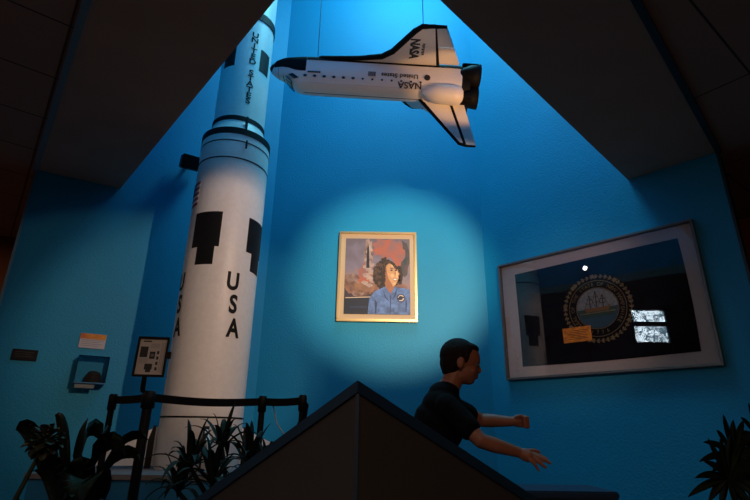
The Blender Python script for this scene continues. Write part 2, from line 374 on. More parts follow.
a2 = nt.nodes.new('ShaderNodeMath'); a2.operation = 'ADD'; nt.links.new(ad.outputs[0], a2.inputs[0]); nt.links.new(n.outputs['Fac'], a2.inputs[1])
r = nt.nodes.new('ShaderNodeValToRGB'); e = r.color_ramp.elements
e[0].position = .05; e[0].color = (.02, .02, .05, 1); e[1].position = .95; e[1].color = (.16, .12, .14, 1)
for p_, c_ in ((.28, (.06, .03, .03, 1)), (.42, (.25, .10, .06, 1)), (.58, (.30, .19, .19, 1)), (.75, (.22, .17, .22, 1))):
    x = e.new(p_); x.color = c_
nt.links.new(a2.outputs[0], r.inputs['Fac']); nt.links.new(r.outputs['Color'], b.inputs['Base Color'])
HAIR = mat('painted_dark_hair', (.035, .016, .010), .6, noise=.6, nscale=60)
SKIN = mat('painted_skin', (.62, .30, .13), .6, noise=.12, nscale=15)
SKIN2 = mat('painted_skin_shade', (.36, .13, .06), .6, noise=.12, nscale=15)
SUIT = mat('painted_blue_suit', (.10, .17, .36), .6, noise=.4, nscale=18)
SUITD = mat('painted_blue_folds', (.03, .05, .13), .6)
RED = mat('painted_orange_cloud', (.50, .11, .05), .6, col2=(.24, .13, .13), nscale=7)
SMOKE = mat('painted_smoke', (.42, .27, .22), .6, col2=(.16, .07, .05), nscale=12)
DUSK = mat('painted_dark_green', (.03, .055, .06), .6, col2=(.16, .07, .06), nscale=9)
LIGHT = mat('painted_cream', (.70, .50, .36), .6)
PLUME = mat('painted_plume', (.52, .36, .29), .6, col2=(.36, .22, .19), nscale=14)
EMBER = mat('painted_ember', (.34, .15, .08), .6, col2=(.15, .07, .05), nscale=14)
FWHITE = mat('painted_white', (.85, .78, .68), .6)
DKP = mat('painted_black_blue', (.012, .015, .03), .6)
c = MB()
c.box((-CW, -CH, .022), (CW, CH, .026), cv)
U = lambda u, v: (-CW+2*CW*u, -CH+2*CH*(1-v))          # u right, v down, 0..1
def blob(cu, cvv, ru, rv, m, z, n=26, wob=0., rot=0, seed=0, clip=True):
    rnd = random.Random(seed); P = []
    for i in range(n):
        t = 2*PI*i/n; k = 1+wob*(rnd.random()-.5)*2
        x = cu+ru*k*cos(t)*cos(rot)-rv*k*sin(t)*sin(rot); y = cvv+ru*k*cos(t)*sin(rot)+rv*k*sin(t)*cos(rot)
        if clip: x = min(max(x, .002), .998); y = min(max(y, .002), .998)
        P.append(U(x, y))
    c.prism(P, .0255, .026+z, m)
blob(.62, .13, .20, .14, RED, .0002, wob=.2, seed=1); blob(.90, .26, .10, .25, DUSK, .0002, wob=.12, seed=2)
blob(.82, .2, .1, .17, RED, .0004, wob=.2, seed=6)
blob(.36, .22, .07, .22, SMOKE, .0003, wob=.2, seed=3); blob(.22, .62, .22, .14, SMOKE, .0004, wob=.2, seed=4); blob(.30, .48, .10, .13, RED, .0005, wob=.25, seed=5)
c.prism([U(*p) for p in ((.325, .40), (.335, .14), (.35, .06), (.365, .14), (.375, .40))], .0262, .0267, DKP)
for k_ in range(16): blob(.37+.05*sin(k_*2.1)*(.4+k_/16), .12+.034*k_, .030+.002*k_, .030, PLUME, .0005+.00001*k_, n=12, wob=.3, seed=k_+300)
for k_ in range(14): blob(.06+.028*k_, .66+.03*sin(k_*1.7), .05, .045, EMBER, .0005+.00001*k_, n=12, wob=.3, seed=k_+400)
c.prism([U(*p) for p in ((.002, .80), (.45, .78), (.45, .998), (.002, .998))], .026, .0266, DKP)
c.prism([U(*p) for p in ((.02, .79), (.42, .775), (.42, .785), (.02, .80))], .026, .0269, LIGHT)
# figure
HAIR2 = mat('painted_hair_light', (.10, .045, .022), .6, noise=.5, nscale=60); SKIN3 = mat('painted_skin_light', (.80, .46, .22), .6)
rnd = random.Random(11)
blob(.62, .49, .185, .205, HAIR, .0008, n=40, wob=.06, seed=8); blob(.84, .50, .05, .12, HAIR, .0008, n=30, wob=.1, seed=10)
for k in range(95):
    th = rnd.uniform(0, 2*PI); q = .55+.5*rnd.random(); blob(.63+.185*q*cos(th), .485+.205*q*sin(th), .020+.016*rnd.random(), .016+.014*rnd.random(), HAIR2 if k % 3 == 0 else HAIR, .0009+.000006*k, n=10, wob=.2, seed=k)
c.prism([U(*p) for p in ((.36, .998), (.38, .80), (.46, .71), (.57, .665), (.68, .72), (.77, .655), (.90, .66), (.998, .68), (.998, .998))], .026, .0278, SUIT)
c.prism([U(*p) for p in ((.60, .66), (.60, .50), (.76, .56), (.765, .65), (.70, .74))], .026, .0281, SKIN2)
c.prism([U(*p) for p in ((.575, .665), (.615, .635), (.70, .74), (.69, .83), (.635, .78))], .026, .0284, SUIT)
c.prism([U(*p) for p in ((.80, .645), (.765, .64), (.70, .74), (.72, .81), (.79, .745))], .026, .0284, SUIT)
for pp in (((.70, .75), (.714, .75), (.70, .99), (.688, .99)), ((.575, .665), (.635, .78), (.70, .85), (.62, .79)), ((.46, .80), (.50, .86), (.49, .99), (.47, .99)), ((.80, .645), (.79, .745), (.725, .82), (.765, .74)), ((.93, .76), (.95, .86), (.94, .97), (.925, .97))):
    c.prism([U(*p) for p in pp], .026, .0287, SUITD)
c.prism([U(*p) for p in ((.60, .40), (.63, .345), (.69, .32), (.755, .325), (.80, .37), (.815, .43), (.838, .475), (.822, .495), (.824, .53), (.805, .58), (.775, .625), (.735, .645), (.69, .62), (.63, .55), (.60, .47))], .026, .0290, SKIN)
c.prism([U(*p) for p in ((.60, .40), (.63, .36), (.645, .45), (.67, .54), (.72, .61), (.735, .645), (.69, .62), (.63, .55), (.60, .47))], .026, .0292, SKIN2)
blob(.75, .365, .04, .025, SKIN3, .0033, n=14); blob(.73, .50, .028, .028, SKIN3, .0033, n=14); blob(.80, .51, .014, .022, SKIN3, .0033, n=12); blob(.76, .605, .022, .014, SKIN3, .0033, n=12)
for eu in (.715, .785):
    blob(eu, .428, .020, .009, DKP, .0035, n=12); blob(eu, .402, .028, .005, HAIR, .0035, n=12)
blob(.772, .550, .034, .017, SKIN2, .0035, n=14); blob(.772, .550, .026, .010, FWHITE, .0037, n=14)
c.prism([U(*p) for p in ((.77, .42), (.788, .42), (.825, .485), (.800, .498), (.775, .492))], .026, .0294, SKIN3)
c.prism([U(*p) for p in ((.77, .42), (.778, .42), (.785, .49), (.765, .488))], .026, .0295, SKIN2)
for k in range(26):
    t = k/25; px_ = .595+.21*t; py_ = .40-.085*sin(PI*t**.8)+.01*rnd.random(); blob(px_, py_, .024, .018, HAIR2 if k % 3 == 0 else HAIR, .0038+.00001*k, n=10, wob=.2, seed=k+50)
for k in range(12): blob(.595+.012*rnd.random(), .40+.021*k, .022, .017, HAIR, .0041+.00001*k, n=10, wob=.2, seed=k+90)
for k in range(8): blob(.825+.015*rnd.random(), .38+.022*k if k < 4 else .50+.02*(k-4), .016, .014, HAIR, .0008 if k > 3 else .0040, n=10, wob=.2, seed=k+120)
blob(.86, .79, .064, .055, SUITD, .0022, n=24); blob(.86, .79, .046, .040, LIGHT, .0024, n=24); blob(.855, .79, .033, .028, SUITD, .0026, n=20)
c.prism([U(*p) for p in ((.80, .80), (.86, .765), (.92, .78), (.87, .80), (.845, .82))], .026, .0288, DKP)
for i in range(14):
    x = .10+.018*i; c.prism([U(x, .90+.003*(i % 3)), U(x+.011, .90), U(x+.009, .925), U(x+.002, .923)], .026, .0269, SUITD)
c.build('canvas', root)

# ------------------------------------------------------------------ the rocket
RY = 4.2
fc = at(217, 300, RY); RX = fc.x + .003
e0 = at(180, 300, RY); e1 = at(254, 300, RY); RR = (e1-e0).length/2*.985
PZ = at(150, 468, RY-.1).z                                 # top of the plinth
RX0 = RX
def rz(x, y, r=RR): return at(x, y, RY-r*.97).z
def toward(r=RR): pass
base_ang = math.atan2(-RY, -RX)                            # direction from the axis to the camera
root = empty('model_rocket', (RX, RY, PZ))
tag(root, 'tall white model rocket with black USA lettering standing before the left wall', 'rocket')
def L_(z): return z-PZ
zi0, zi1 = rz(232, 132), rz(236, 118)                      # flare between the stages
z_top = 7.6; r2 = RR*.765
c = MB(); c.lathe([(RR*.985, 0), (RR, .02), (RR, L_(zi0)-.02), (RR*.99, L_(zi0))], WHITE, 96); body = c.build('body', root)
c = MB(); c.lathe([(RR*.985, L_(zi0)), (RR*.96, L_(zi0)+.05), (r2*1.03, L_(zi1)), (r2*1.0, L_(zi1)+.05)], WHITE, 96); c.build('interstage', root)
zu = L_(zi1)+.05
c = MB(); c.lathe([(r2, zu), (r2, L_(z_top)-.8), (r2*.9, L_(z_top)-.5), (r2*.45, L_(z_top)), (.06, L_(z_top)+.3), (.01, L_(z_top)+.6)], WHITE, 96); upper = c.build('upper_stage', root)
def band(parent, z0, z1, r, m=BLACK, e=.004):
    c = MB(); c.lathe([(r*.98, z0), (r+e, z0), (r+e, z1), (r*.98, z1)], m, 96, smooth=False, caps=False); return c.build('band', parent)
band(root, L_(zi0)-.012, L_(zi0)+.05, RR*.99, e=.008)
band(root, zu-.02, zu+.025, r2, e=.008)
for x, y, t in ((230, 140, .009), (230, 157, .011)):
    z = L_(rz(x, y)); band(body, z-t/2, z+t/2, RR, e=.003)
band(body, L_(rz(205, 417))-.006, L_(rz(205, 417))+.006, RR, e=.003)
band(body, L_(rz(205, 402))-.004, L_(rz(205, 402))+.004, RR, e=.002)
def ang_of(x, y, r=RR):                                    # azimuth on the cylinder hit by a pixel
    d = ray(x, y); ax, ay = d.x, d.y; ox, oy = -RX, -RY
    A = ax*ax+ay*ay; B = 2*(ox*ax+oy*ay); Cc = ox*ox+oy*oy-r*r; q = B*B-4*A*Cc
    if q < 0: q = 0
    t = (-B-math.sqrt(q))/(2*A); return math.atan2(oy+ay*t, ox+ax*t), EYE+d.z*t
def cyl_patch(mb, a0, a1, z0, z1, r, m, e=.003, n=12):
    R = []
    for i in range(n+1):
        t = a0+(a1-a0)*i/n; R.append([((r-.01)*cos(t), (r-.01)*sin(t), z0), ((r+e)*cos(t), (r+e)*sin(t), z0), ((r+e)*cos(t), (r+e)*sin(t), z1), ((r-.01)*cos(t), (r-.01)*sin(t), z1)])
    mb.rings(R, m, False, True)
def cyl_text(mb, s, size, th, z, r, m, xs=1, bold=0, e=.0035, rot=0):
    vs, fs = text(s, size, xs, bold, 3)
    out = []
    for x, y, _ in vs:
        if rot: x, y = x*cos(rot)-y*sin(rot), x*sin(rot)+y*cos(rot)
        t = th + x/r; out.append(((r+e)*cos(t), (r+e)*sin(t), z+y))
    mb.add(out, fs, m)
# roll pattern: black steps on the lower body, quarter turn apart
a0, zt = ang_of(197, 214); a1, _ = ang_of(223, 213); _, zm = ang_of(210, 246); b0, _ = ang_of(197, 250); b1, _ = ang_of(214, 250); _, zb = ang_of(206, 264)
for k in range(4):
    c = MB(); cyl_patch(c, a0+k*PI/2, a1+k*PI/2, L_(zm), L_(zt), RR, BLACK); cyl_patch(c, b0+k*PI/2, b1+k*PI/2, L_(zb), L_(zm), RR, BLACK); c.build('roll_marking', body)
for (x, ys) in ((233, (282, 305, 329)), ):
    for k in range(4):
        c = MB()
        for chh, y in zip('USA', ys):
            th, z = ang_of(x, y); cyl_text(c, chh, .205, th+k*PI/2, L_(z), RR, BLACK, .74, .007)
        c.build('usa_lettering', body)
# stars and stripes on the left of the body
FRED = mat('flag_red', (.20, .04, .10), .6); FBL = mat('flag_blue', (.03, .04, .16), .6); FWH = mat('flag_white', (.75, .72, .72), .6)
t0, zt = ang_of(192.5, 187); t1, _ = ang_of(200, 187); _, zb = ang_of(197, 205)
c = MB(); n = 9
for i in range(n):
    cyl_patch(c, t0, t1, L_(zb+(zt-zb)*i/n), L_(zb+(zt-zb)*(i+1)/n), RR, FRED if i % 2 == 0 else FWH, n=6)
cyl_patch(c, t0, t0+(t1-t0)*.45, L_(zb+(zt-zb)*.5), L_(zt), RR, FBL, e=.005, n=5)
c.build('flag_decal', body)
# UNITED STATES reading down the upper stage, twice
for px, py in ((252.5, 62), (214, 112)):
    th, z = ang_of(px, py, r2); z = L_(rz(248, 66, r2))
    for word, k0 in (('UNITED', 0), ('STATES', 7)):
        c = MB()
        for i, chh in enumerate(word): cyl_text(c, chh, .085, th, z+.40-.066*(i+k0), r2, BLACK, 1.15, .002)
        c.build('lettering', upper)
# dark panels high on the upper stage
th, z = ang_of(263.5, 52, r2); z = rz(264, 55, r2)
for k in range(4):
    c = MB(); cyl_patch(c, th-.12+k*PI/2, th+.42+k*PI/2, L_(z)-.13, L_(z)+.13, r2, BLACK); c.build('roll_marking', upper)
zz_ = L_(rz(266, 15, r2)); band(upper, zz_-.03, zz_+.06, r2, e=.01)
th, z = ang_of(240, 135); 
c = MB(); th2, _ = ang_of(248, 120, RR); cyl_patch(c, th2-.03, th2+.03, L_(zi0)+.03, zu, RR*.88, BLACK, e=.02); c.build('cable_cover', root)
c = MB(); th2, z = ang_of(247, 142); cyl_patch(c, th2-.03, th2+.01, L_(z)-.07, L_(z)+.01, RR, BLACK, e=.012, n=3); c.build('access_latch', body)
# fins with dark trailing posts
zf = .02
for k, an in enumerate((PI+.42, -PI/2+.42, .42, PI/2+.42)):
    T = M.Rotation(an, 4, 'Z') @ M.Rotation(PI/2, 4, 'X')
    c = MB(); c.prism([(RR*.96, zf), (RR+.40, zf), (RR+.40, zf+.10), (RR*.96, zf+.28)], -.012, .012, WHITE, T); f = c.build('fin', root)
    c = MB(); c.prism([(RR+.015, 0), (RR+.06, 0), (RR+.06, .20), (RR+.035, .30), (RR+.015, .30)], -.02, .02, BLACK, T); c.build('fin_strut', f)
# the plinth
c = MB()
q = [(RX-.82, RY-.72), (RX+.74, RY-.72), (RX+.78, RY+.62), (RX+.1, RY+.70), (RX-.82, RY+.15)]
c.prism(q, 0, PZ-.03, BLUED); pl_ = c.build('rocket_plinth')
c = MB(); c.prism([(x+(.02 if x > RX else -.02), y+(.02 if y > RY else -.02)) for x, y in q], PZ-.03, PZ, mat('grey_plinth_top', (.16, .16, .17), .6)); c.build('top_board', pl_)
tag(pl_, 'low blue platform with grey top carrying the white rocket', 'platform')

# small black fixture on the left wall behind the rocket
p = hit(188, 164, BL, Ln)
root = empty('wall_speaker', mw=frame_mw(p, -Ld, (0, 0, 1)))
tag(root, 'small black box-shaped fixture high on blue wall left of rocket', 'speaker')
c = MB(); c.rbox((-.10, -.07, .10), (.10, .07, .30), BLACK, .01, M.Rotation(math.radians(22), 4, 'X')); c.build('housing', root)
c = MB(); c.tube([(0, 0, 0), (0, -.03, .08), (0, -.06, .16)], .018, BLACK); c.rbox((-.04, -.05, 0), (.04, .05, .012), BLACK, .003); c.build('bracket', root)

# ------------------------------------------------------------------ the shuttle, hung upside down on wires
SY = 3.85
n0 = at(270, 74, SY); t0 = at(462, 86, SY)
SL = (t0-n0).length                                         # nose to the base of the engines
axis = (n0-t0).normalized()
u = SL/32.0                                                 # metres on the real thing -> here
root = empty('shuttle_model')
bank = math.radians(-7)
ez = V((0, 0, -1)); ey = ez.cross(axis).normalized(); ez = axis.cross(ey)
Rb = M.Rotation(bank, 4, axis)
ez = Rb @ ez; ey = Rb @ ey
mid = n0 - axis*(16*u)
root.matrix_world = M(((axis.x, ey.x, ez.x, mid.x), (axis.y, ey.y, ez.y, mid.y), (axis.z, ey.z, ez.z, mid.z), (0, 0, 0, 1))) @ M.Scale(u, 4)
tag(root, 'white and black space shuttle model hanging upside down under the skylight', 'shuttle model')
# local units: real metres, x forward (nose at +16), y left, z up
def fsec(x, w, zb, zt, n=40, k=2.6):
    P = []
    for i in range(n):
        t = 2*PI*i/n; cx, sz_ = cos(t), sin(t)
        yy_ = math.copysign(abs(cx)**(2/k), cx)*w
        if sz_ >= 0: z = (zb+zt)/2-.4 + (zt-(zb+zt)/2+.4)*abs(sz_)**(2/2.2)
        else: z = (zb+zt)/2-.4 - ((zb+zt)/2-.4-zb)*abs(sz_)**(2/5.)
        P.append((x, yy_, z))
    return P
secs = [(16.0, .06, -.9, -.75), (15.6, .65, -1.5, .0), (14.8, 1.2, -2.0, .55), (13.6, 1.75, -2.3, 1.0), (12.6, 2.05, -2.4, 1.4), (11.4, 2.35, -2.5, 2.6), (10.6, 2.5, -2.55, 2.9), (9.6, 2.57, -2.58, 2.97), (9, 2.6, -2.6, 3.0), (0, 2.62, -2.6, 3.0), (-12, 2.62, -2.6, 3.0), (-13.6, 2.7, -2.6, 3.0), (-15.6, 2.75, -2.5, 3.1)]
secs = [(x, w*1.02, zb, zt) for x, w, zb, zt in secs]
c = MB(); c.rings([fsec(*q) for q in secs], WHITE2)
fus = c.build('fuselage', root)
# black underside tiles: a shell round the lower part, higher at the nose
def shell(q, frac, e=.05, n=24):
    P = fsec(q[0], q[1]+e, q[2]-e, q[3], n=80)
    lim = q[2]+(q[3]-q[2])*frac; P = [p for p in P if p[2] <= lim]
    P.sort(key=lambda p: math.atan2(p[2]-50, p[1])) ; P.sort(key=lambda p: (p[1]))
    left = [p for p in P]
    out = []
    # resample by arc length
    P2 = sorted(left, key=lambda p: math.atan2(p[1], -(p[2]-(q[2]+q[3])/2-.01)))
    ln = [0]
    for i in range(1, len(P2)): ln.append(ln[-1]+(V(P2[i])-V(P2[i-1])).length)
    for k in range(n+1):
        s = ln[-1]*k/n; i = max(j for j in range(len(ln)) if ln[j] <= s+1e-9); i = min(i, len(P2)-2)
        f = (s-ln[i])/max(1e-9, ln[i+1]-ln[i]); out.append(tuple(V(P2[i]).lerp(V(P2[i+1]), f)))
    return out
fr_ = lambda x: .52 if x > 15 else (.50 if x > 13.2 else .40)
c = MB(); sh = [shell((x+(.08 if x > 15.9 else 0), w+(.08 if x > 15.9 else 0), zb, zt), .95 if x > 15.3 else (.60 if x > 9.5 else .12)) for x, w, zb, zt in secs if x > 9.5]
sh2 = [shell((9.58, 2.6, -2.58, 2.97), .24)]+[shell((x, w, zb, zt), .24) for x, w, zb, zt in secs if x < 9.5]
c.rings(sh, BLACKM, closed=False, caps=False); c.rings(sh2, BLACKM, closed=False, caps=False); c.build('heat_shield', fus)
# wings: double delta, left and right
def wing(sg):
    out = [(7.5, 2.2), (1.0, 2.8), (-2.6, 3.6), (-4.3, 5.1), (-7.4, 10.2), (-8.4, 11.3), (-10.2, 11.5), (-11.4, 2.2)]
    P = [(x, sg*y) for x, y in out]
    c = MB(); c.prism(P, -2.35, -1.75, WHITE2); w = c.build('wing', root)
    c = MB(); Q = [(x, sg*y) for x, y in out]; c.prism(Q, -2.55, -2.35, BLACKM); c.build('wing_underside', w)
    le_ = [(7.7, 2.2), (1.0, 2.85), (-2.55, 3.65), (-4.25, 5.15), (-7.35, 10.25), (-8.35, 11.4), (-11.9, 11.6)]
    c = MB(); c.tube([(x, sg*y, -2.1) for x, y in le_], [.30, .40, .48, .48, .46, .40, .24], BLACKM, 10); c.build('leading_edge', w)
    c = MB(); c.prism([(-11.7, sg*2.9), (-11.05, sg*7.1), (-13.5, sg*7.1), (-15.0, sg*2.9)], -2.3, -1.85, WHITE2); c.build('elevon', w)
    c = MB(); c.prism([(-11.0, sg*7.3), (-10.4, sg*11.5), (-11.9, sg*11.5), (-13.45, sg*7.3)], -2.3, -1.85, WHITE2); c.build('elevon', w)
    c = MB(); c.prism([(-11.2, sg*2.6), (-9.95, sg*11.5), (-10.45, sg*11.5), (-11.85, sg*2.6)], -2.33, -1.80, BLACKM); c.build('hinge_strip', w)
    return w
wr_ = wing(-1); wl_ = wing(1)
# NASA and name on the right wing (upper side), flag and United States on the flanks
def flat_text(mb, s, size, o, ex, ey, m, xs=1, bold=0):
    vs, fs = text(s, size, xs, bold); o = V(o); ex = V(ex); ey = V(ey); mb.add([tuple(o+ex*x+ey*y) for x, y, _ in vs], fs, m)
LET = mat('charcoal_lettering', (.02, .02, .025), .6)
c = MB(); flat_text(c, 'NASA', 1.9, (-7.5, -6.6, -1.73), (0, 1, 0), (-1, 0, 0), LET, 1.0, .10); c.build('wing_lettering', wr_)
c = MB()
for k in range(7): c.box((-9.1, -8.0+.42*k, -1.76), (-8.75+.12*(k % 2), -7.72+.42*k, -1.72), LET)
c.build('wing_name_marking', wr_)
# lettering on the fuselage side, tilted with the skin
yS = -2.74
c = MB(); flat_text(c, 'United States', 1.1, (-5.6, yS, .55), (1, 0, 0), (0, 0, 1), LET, 1.0, .02); c.build('side_lettering', fus)
c = MB()
for i in range(7): c.box((-1.6, yS-.03, .15+.12*i), (-.5, yS, .15+.12*i+.06), LET)
c.box((-1.7, yS-.02, .13), (-1.6, yS, .95), LET); c.build('flag_marking', fus)
c = MB(); flat_text(c, 'NASA', 1.5, (-7.3, yS+.22, 2.0), (1, 0, 0), (0, .18, .98), LET, 1.0, .03); c.build('agency_lettering', fus)
c = MB(); c.disc(0, 0, .5, .5, -.03, .03, LET, 20, M.Translation((-10.0, yS, .6)) @ M.Rotation(PI/2, 4, 'X')); c.build('round_marking', fus)
c = MB()
for k in range(7): c.box((7.2+.3*k, yS+.02, .62), (7.42+.3*k, yS+.14, .86), LET)
c.build('name_marking', fus)
for i in range(13):
    c = MB(); c.disc(0, 0, .28 if i > 6 else .18, .2 if i > 6 else .15, -.05, .06, LET, 10, M.Translation((-9+1.55*i*1.0, -2.64, 1.45)) @ M.Rotation(PI/2, 4, 'X')); c.build('vent_marking', fus)
c = MB(); c.tube([(10, -.02, 3.02), (-12, -.02, 3.02)], .04, LET, 6); c.tube([(10, -2.1, 2.33), (-12, -2.1, 2.33)], .03, GREYT, 6); c.build('bay_door_seam', fus)
# cockpit windows
GLS = mat('black_window', (.01, .01, .012), .15)
for sg in (-1, 1):
    for (x0, y0, z0_), (x1, y1, z1_) in (((13.0, .1, 1.22), (11.95, .1, 2.18)), ((12.85, 1.0, 1.2), (11.85, 1.0, 2.15)), ((12.5, 1.75, .95), (11.45, 1.95, 1.75))):
        q = []
        dx, dy = (0, .75) if y0 < 1.5 else (-.9, .28)
        c = MB(); P = [(x0, sg*y0, z0_), (x0+dx*.9, sg*(y0+dy), z0_-.06), (x1+dx*.9, sg*(y1+dy*.85), z1_-.10), (x1, sg*y1, z1_)]
        nn = (V(P[1])-V(P[0])).cross(V(P[3])-V(P[0])).normalized(); 
        if nn.z < 0: nn = -nn
        c.add(P+[tuple(V(p)+nn*.16) for p in P], [(0, 1, 2, 3), (4, 5, 6, 7), (0, 1, 5, 4), (1, 2, 6, 5), (2, 3, 7, 6), (3, 0, 4, 7)], GLS); c.build('cockpit_window', fus)
# nose thruster panel markings
c = MB()
for x in (14.4, 13.5): c.rings([[p for p in fsec(x-.12*k, 1.4+.36*(14.4-x)+.03, -2.05-.25*(14.4-x), .72+.4*(14.4-x)*1.05) if True] for k in (0, 1)], BLACKM, caps=False)
c.build('nose_band', fus)
# tail fin with rudder
def fin_poly(P, y0, y1, m): 
    c = MB(); c.prism(P, y0, y1, m, M(((1, 0, 0, 0), (0, 0, 1, 0), (0, 1, 0, 0), (0, 0, 0, 1)))); return c
f = fin_poly([(-9.2, 2.7), (-9.9, 3.6), (-15.9, 10.2), (-16.9, 10.4), (-14.0, 2.9)], -.28, .28, WHITE2).build('tail_fin', root)
c = MB(); c.tube([(-9.0, 0, 2.9), (-9.9, 0, 3.7), (-15.9, 0, 10.35), (-16.9, 0, 10.6), (-18.5, 0, 10.65)], [.2, .34, .3, .26, .2], BLACKM, 8); c.build('leading_edge', f)
fin_poly([(-14.25, 3.6), (-16.9, 10.55), (-18.5, 10.55), (-16.4, 3.6)], -.22, .22, WHITE2).build('rudder', f)
fin_poly([(-13.9, 3.4), (-16.5, 10.5), (-16.95, 10.5), (-14.35, 3.4)], -.32, .32, BLACKM).build('hinge_strip', f)
# engine pods, main engines, body flap
for sg in (-1, 1):
    c = MB(); c.rings([[(x, sg*1.75+r*1.05*cos(2*PI*j/20), 2.45+dz+r*sin(2*PI*j/20)) for j in range(20)] for x, r, dz in ((-9.3, .3, .2), (-10.2, 1.1, .25), (-11.6, 1.5, .35), (-14.4, 1.6, .4), (-15.5, 1.4, .4), (-15.9, .8, .4))], WHITE2)
    pod = c.build('engine_pod', root)
    c = MB(); c.lathe([(.35, 0), (.65, -.8), (.8, -1.5)], BLACKM, 20, T=M.Translation((-15.7, sg*1.9, 2.9)) @ M.Rotation(PI/2, 4, 'Y'), caps=False); c.build('nozzle', pod)
c = MB(); c.rings([fsec(-15.6, 2.78, -2.5, 3.1), fsec(-17.0, 2.5, -2.3, 2.9)], BLACKM); c.build('aft_bulkhead', root)
for y, z in ((0, 2.1), (-1.95, -.7), (1.95, -.7)):
    c = MB(); c.lathe([(.8, 1.0), (1.2, .4), (1.65, -.9), (1.85, -2.3), (1.75, -2.3), (1.4, -.7), (.4, .3)], BLACKM, 28, T=M.Translation((-16.2, y, z)) @ M.Rotation(PI/2, 4, 'Y') , caps=False); c.build('main_engine', root)
c = MB(); c.rbox((-18.3, -2.6, -2.6), (-15.6, 2.6, -2.2), BLACKM, .1); c.build('body_flap', root)
WIRE = mat('steel_wire', (.10, .14, .18), .5, metal=.5)
iw = root.matrix_world.inverted()
for x, y, lx in ((325, 57, 8.2), (436, 28, -9)):
    p = root.matrix_world @ V((lx, -.6 if lx > 0 else -6.0, -2.5)); c = MB()
    c.tube([iw @ p, iw @ V((p.x, p.y, TOP))], .07, WIRE, 6); c.rbox(tuple(iw @ p - V((.2, .2, .3))), tuple(iw @ p + V((.2, .2, .3))), BLACKM, .05); c.build('hanging_wire', root)

# ------------------------------------------------------------------ corner half wall in front
HY = 1.75
ap = at(358, 382, HY); apz = ap.z
HD = mat('charcoal_half_wall', (.042, .040, .042), .75, noise=.06, nscale=4, bump=.1)
CAPM = mat('dark_blue_cap', (.006, .035, .085), .55)
root = empty('half_wall', (ap.x, ap.y, 0))
tag(root, 'dark peaked corner half wall with sloping blue-edged top, in front', 'half wall')
def half(dx, dy, ends):
    d = V((dx, dy, 0)).normalized(); n = V((-d.y, d.x, 0)); n = n if n.y > 0 else -n
    q = hit(ends[0], ends[1], ap, n); s = (q-ap).dot(d); sl = (q.z-apz)/s
    Lw = min(1.5, (apz-.12)/-sl); th = .12; ch_ = .038
    def P(s_, k, z): return tuple(d*s_ + n*k + V((0, 0, z)))
    def prof(k0, k1, zt, zb):
        vs = []
        for k in (k0, k1):
            s0 = -k*n.x/d.x
            vs += [P(s0, k, zb(s0)), P(Lw, k, zb(Lw)), P(Lw, k, zt(Lw)), P(s0, k, zt(s0))]
        return vs
    Fq = [(0, 1, 2, 3), (4, 5, 6, 7), (0, 1, 5, 4), (1, 2, 6, 5), (2, 3, 7, 6), (3, 0, 4, 7)]
    c = MB(); c.add(prof(0, th, lambda t: apz+sl*t-ch_, lambda t: 0), Fq, HD); c.build('wall_panel', root)
    c = MB(); c.add(prof(-.012, th+.012, lambda t: apz+sl*t, lambda t: apz+sl*t-ch_), Fq, CAPM); c.build('cap_rail', root)
half(.80, .60, (523, 490)); half(-.80, .60, (285, 435))
c = MB(); c.box((-.006, -.006, 0), (.006, .004, apz-.038), CAPM); c.build('corner_bead', root)

# low dark ledge, bottom right
l0 = at(500, 490, 2.9); l1 = at(614, 491, 2.9)
c = MB(); c.rbox((l0.x, 2.9, 0), (l1.x, 3.25, l0.z-.04), HD, .01); ld = c.build('low_ledge')
c = MB(); c.rbox((l0.x-.02, 2.88, l0.z-.04), (l1.x+.02, 3.27, l0.z), CAPM, .008); c.build('ledge_top', ld)
tag(ld, 'low dark ledge beyond the right foot of the half wall', 'ledge')

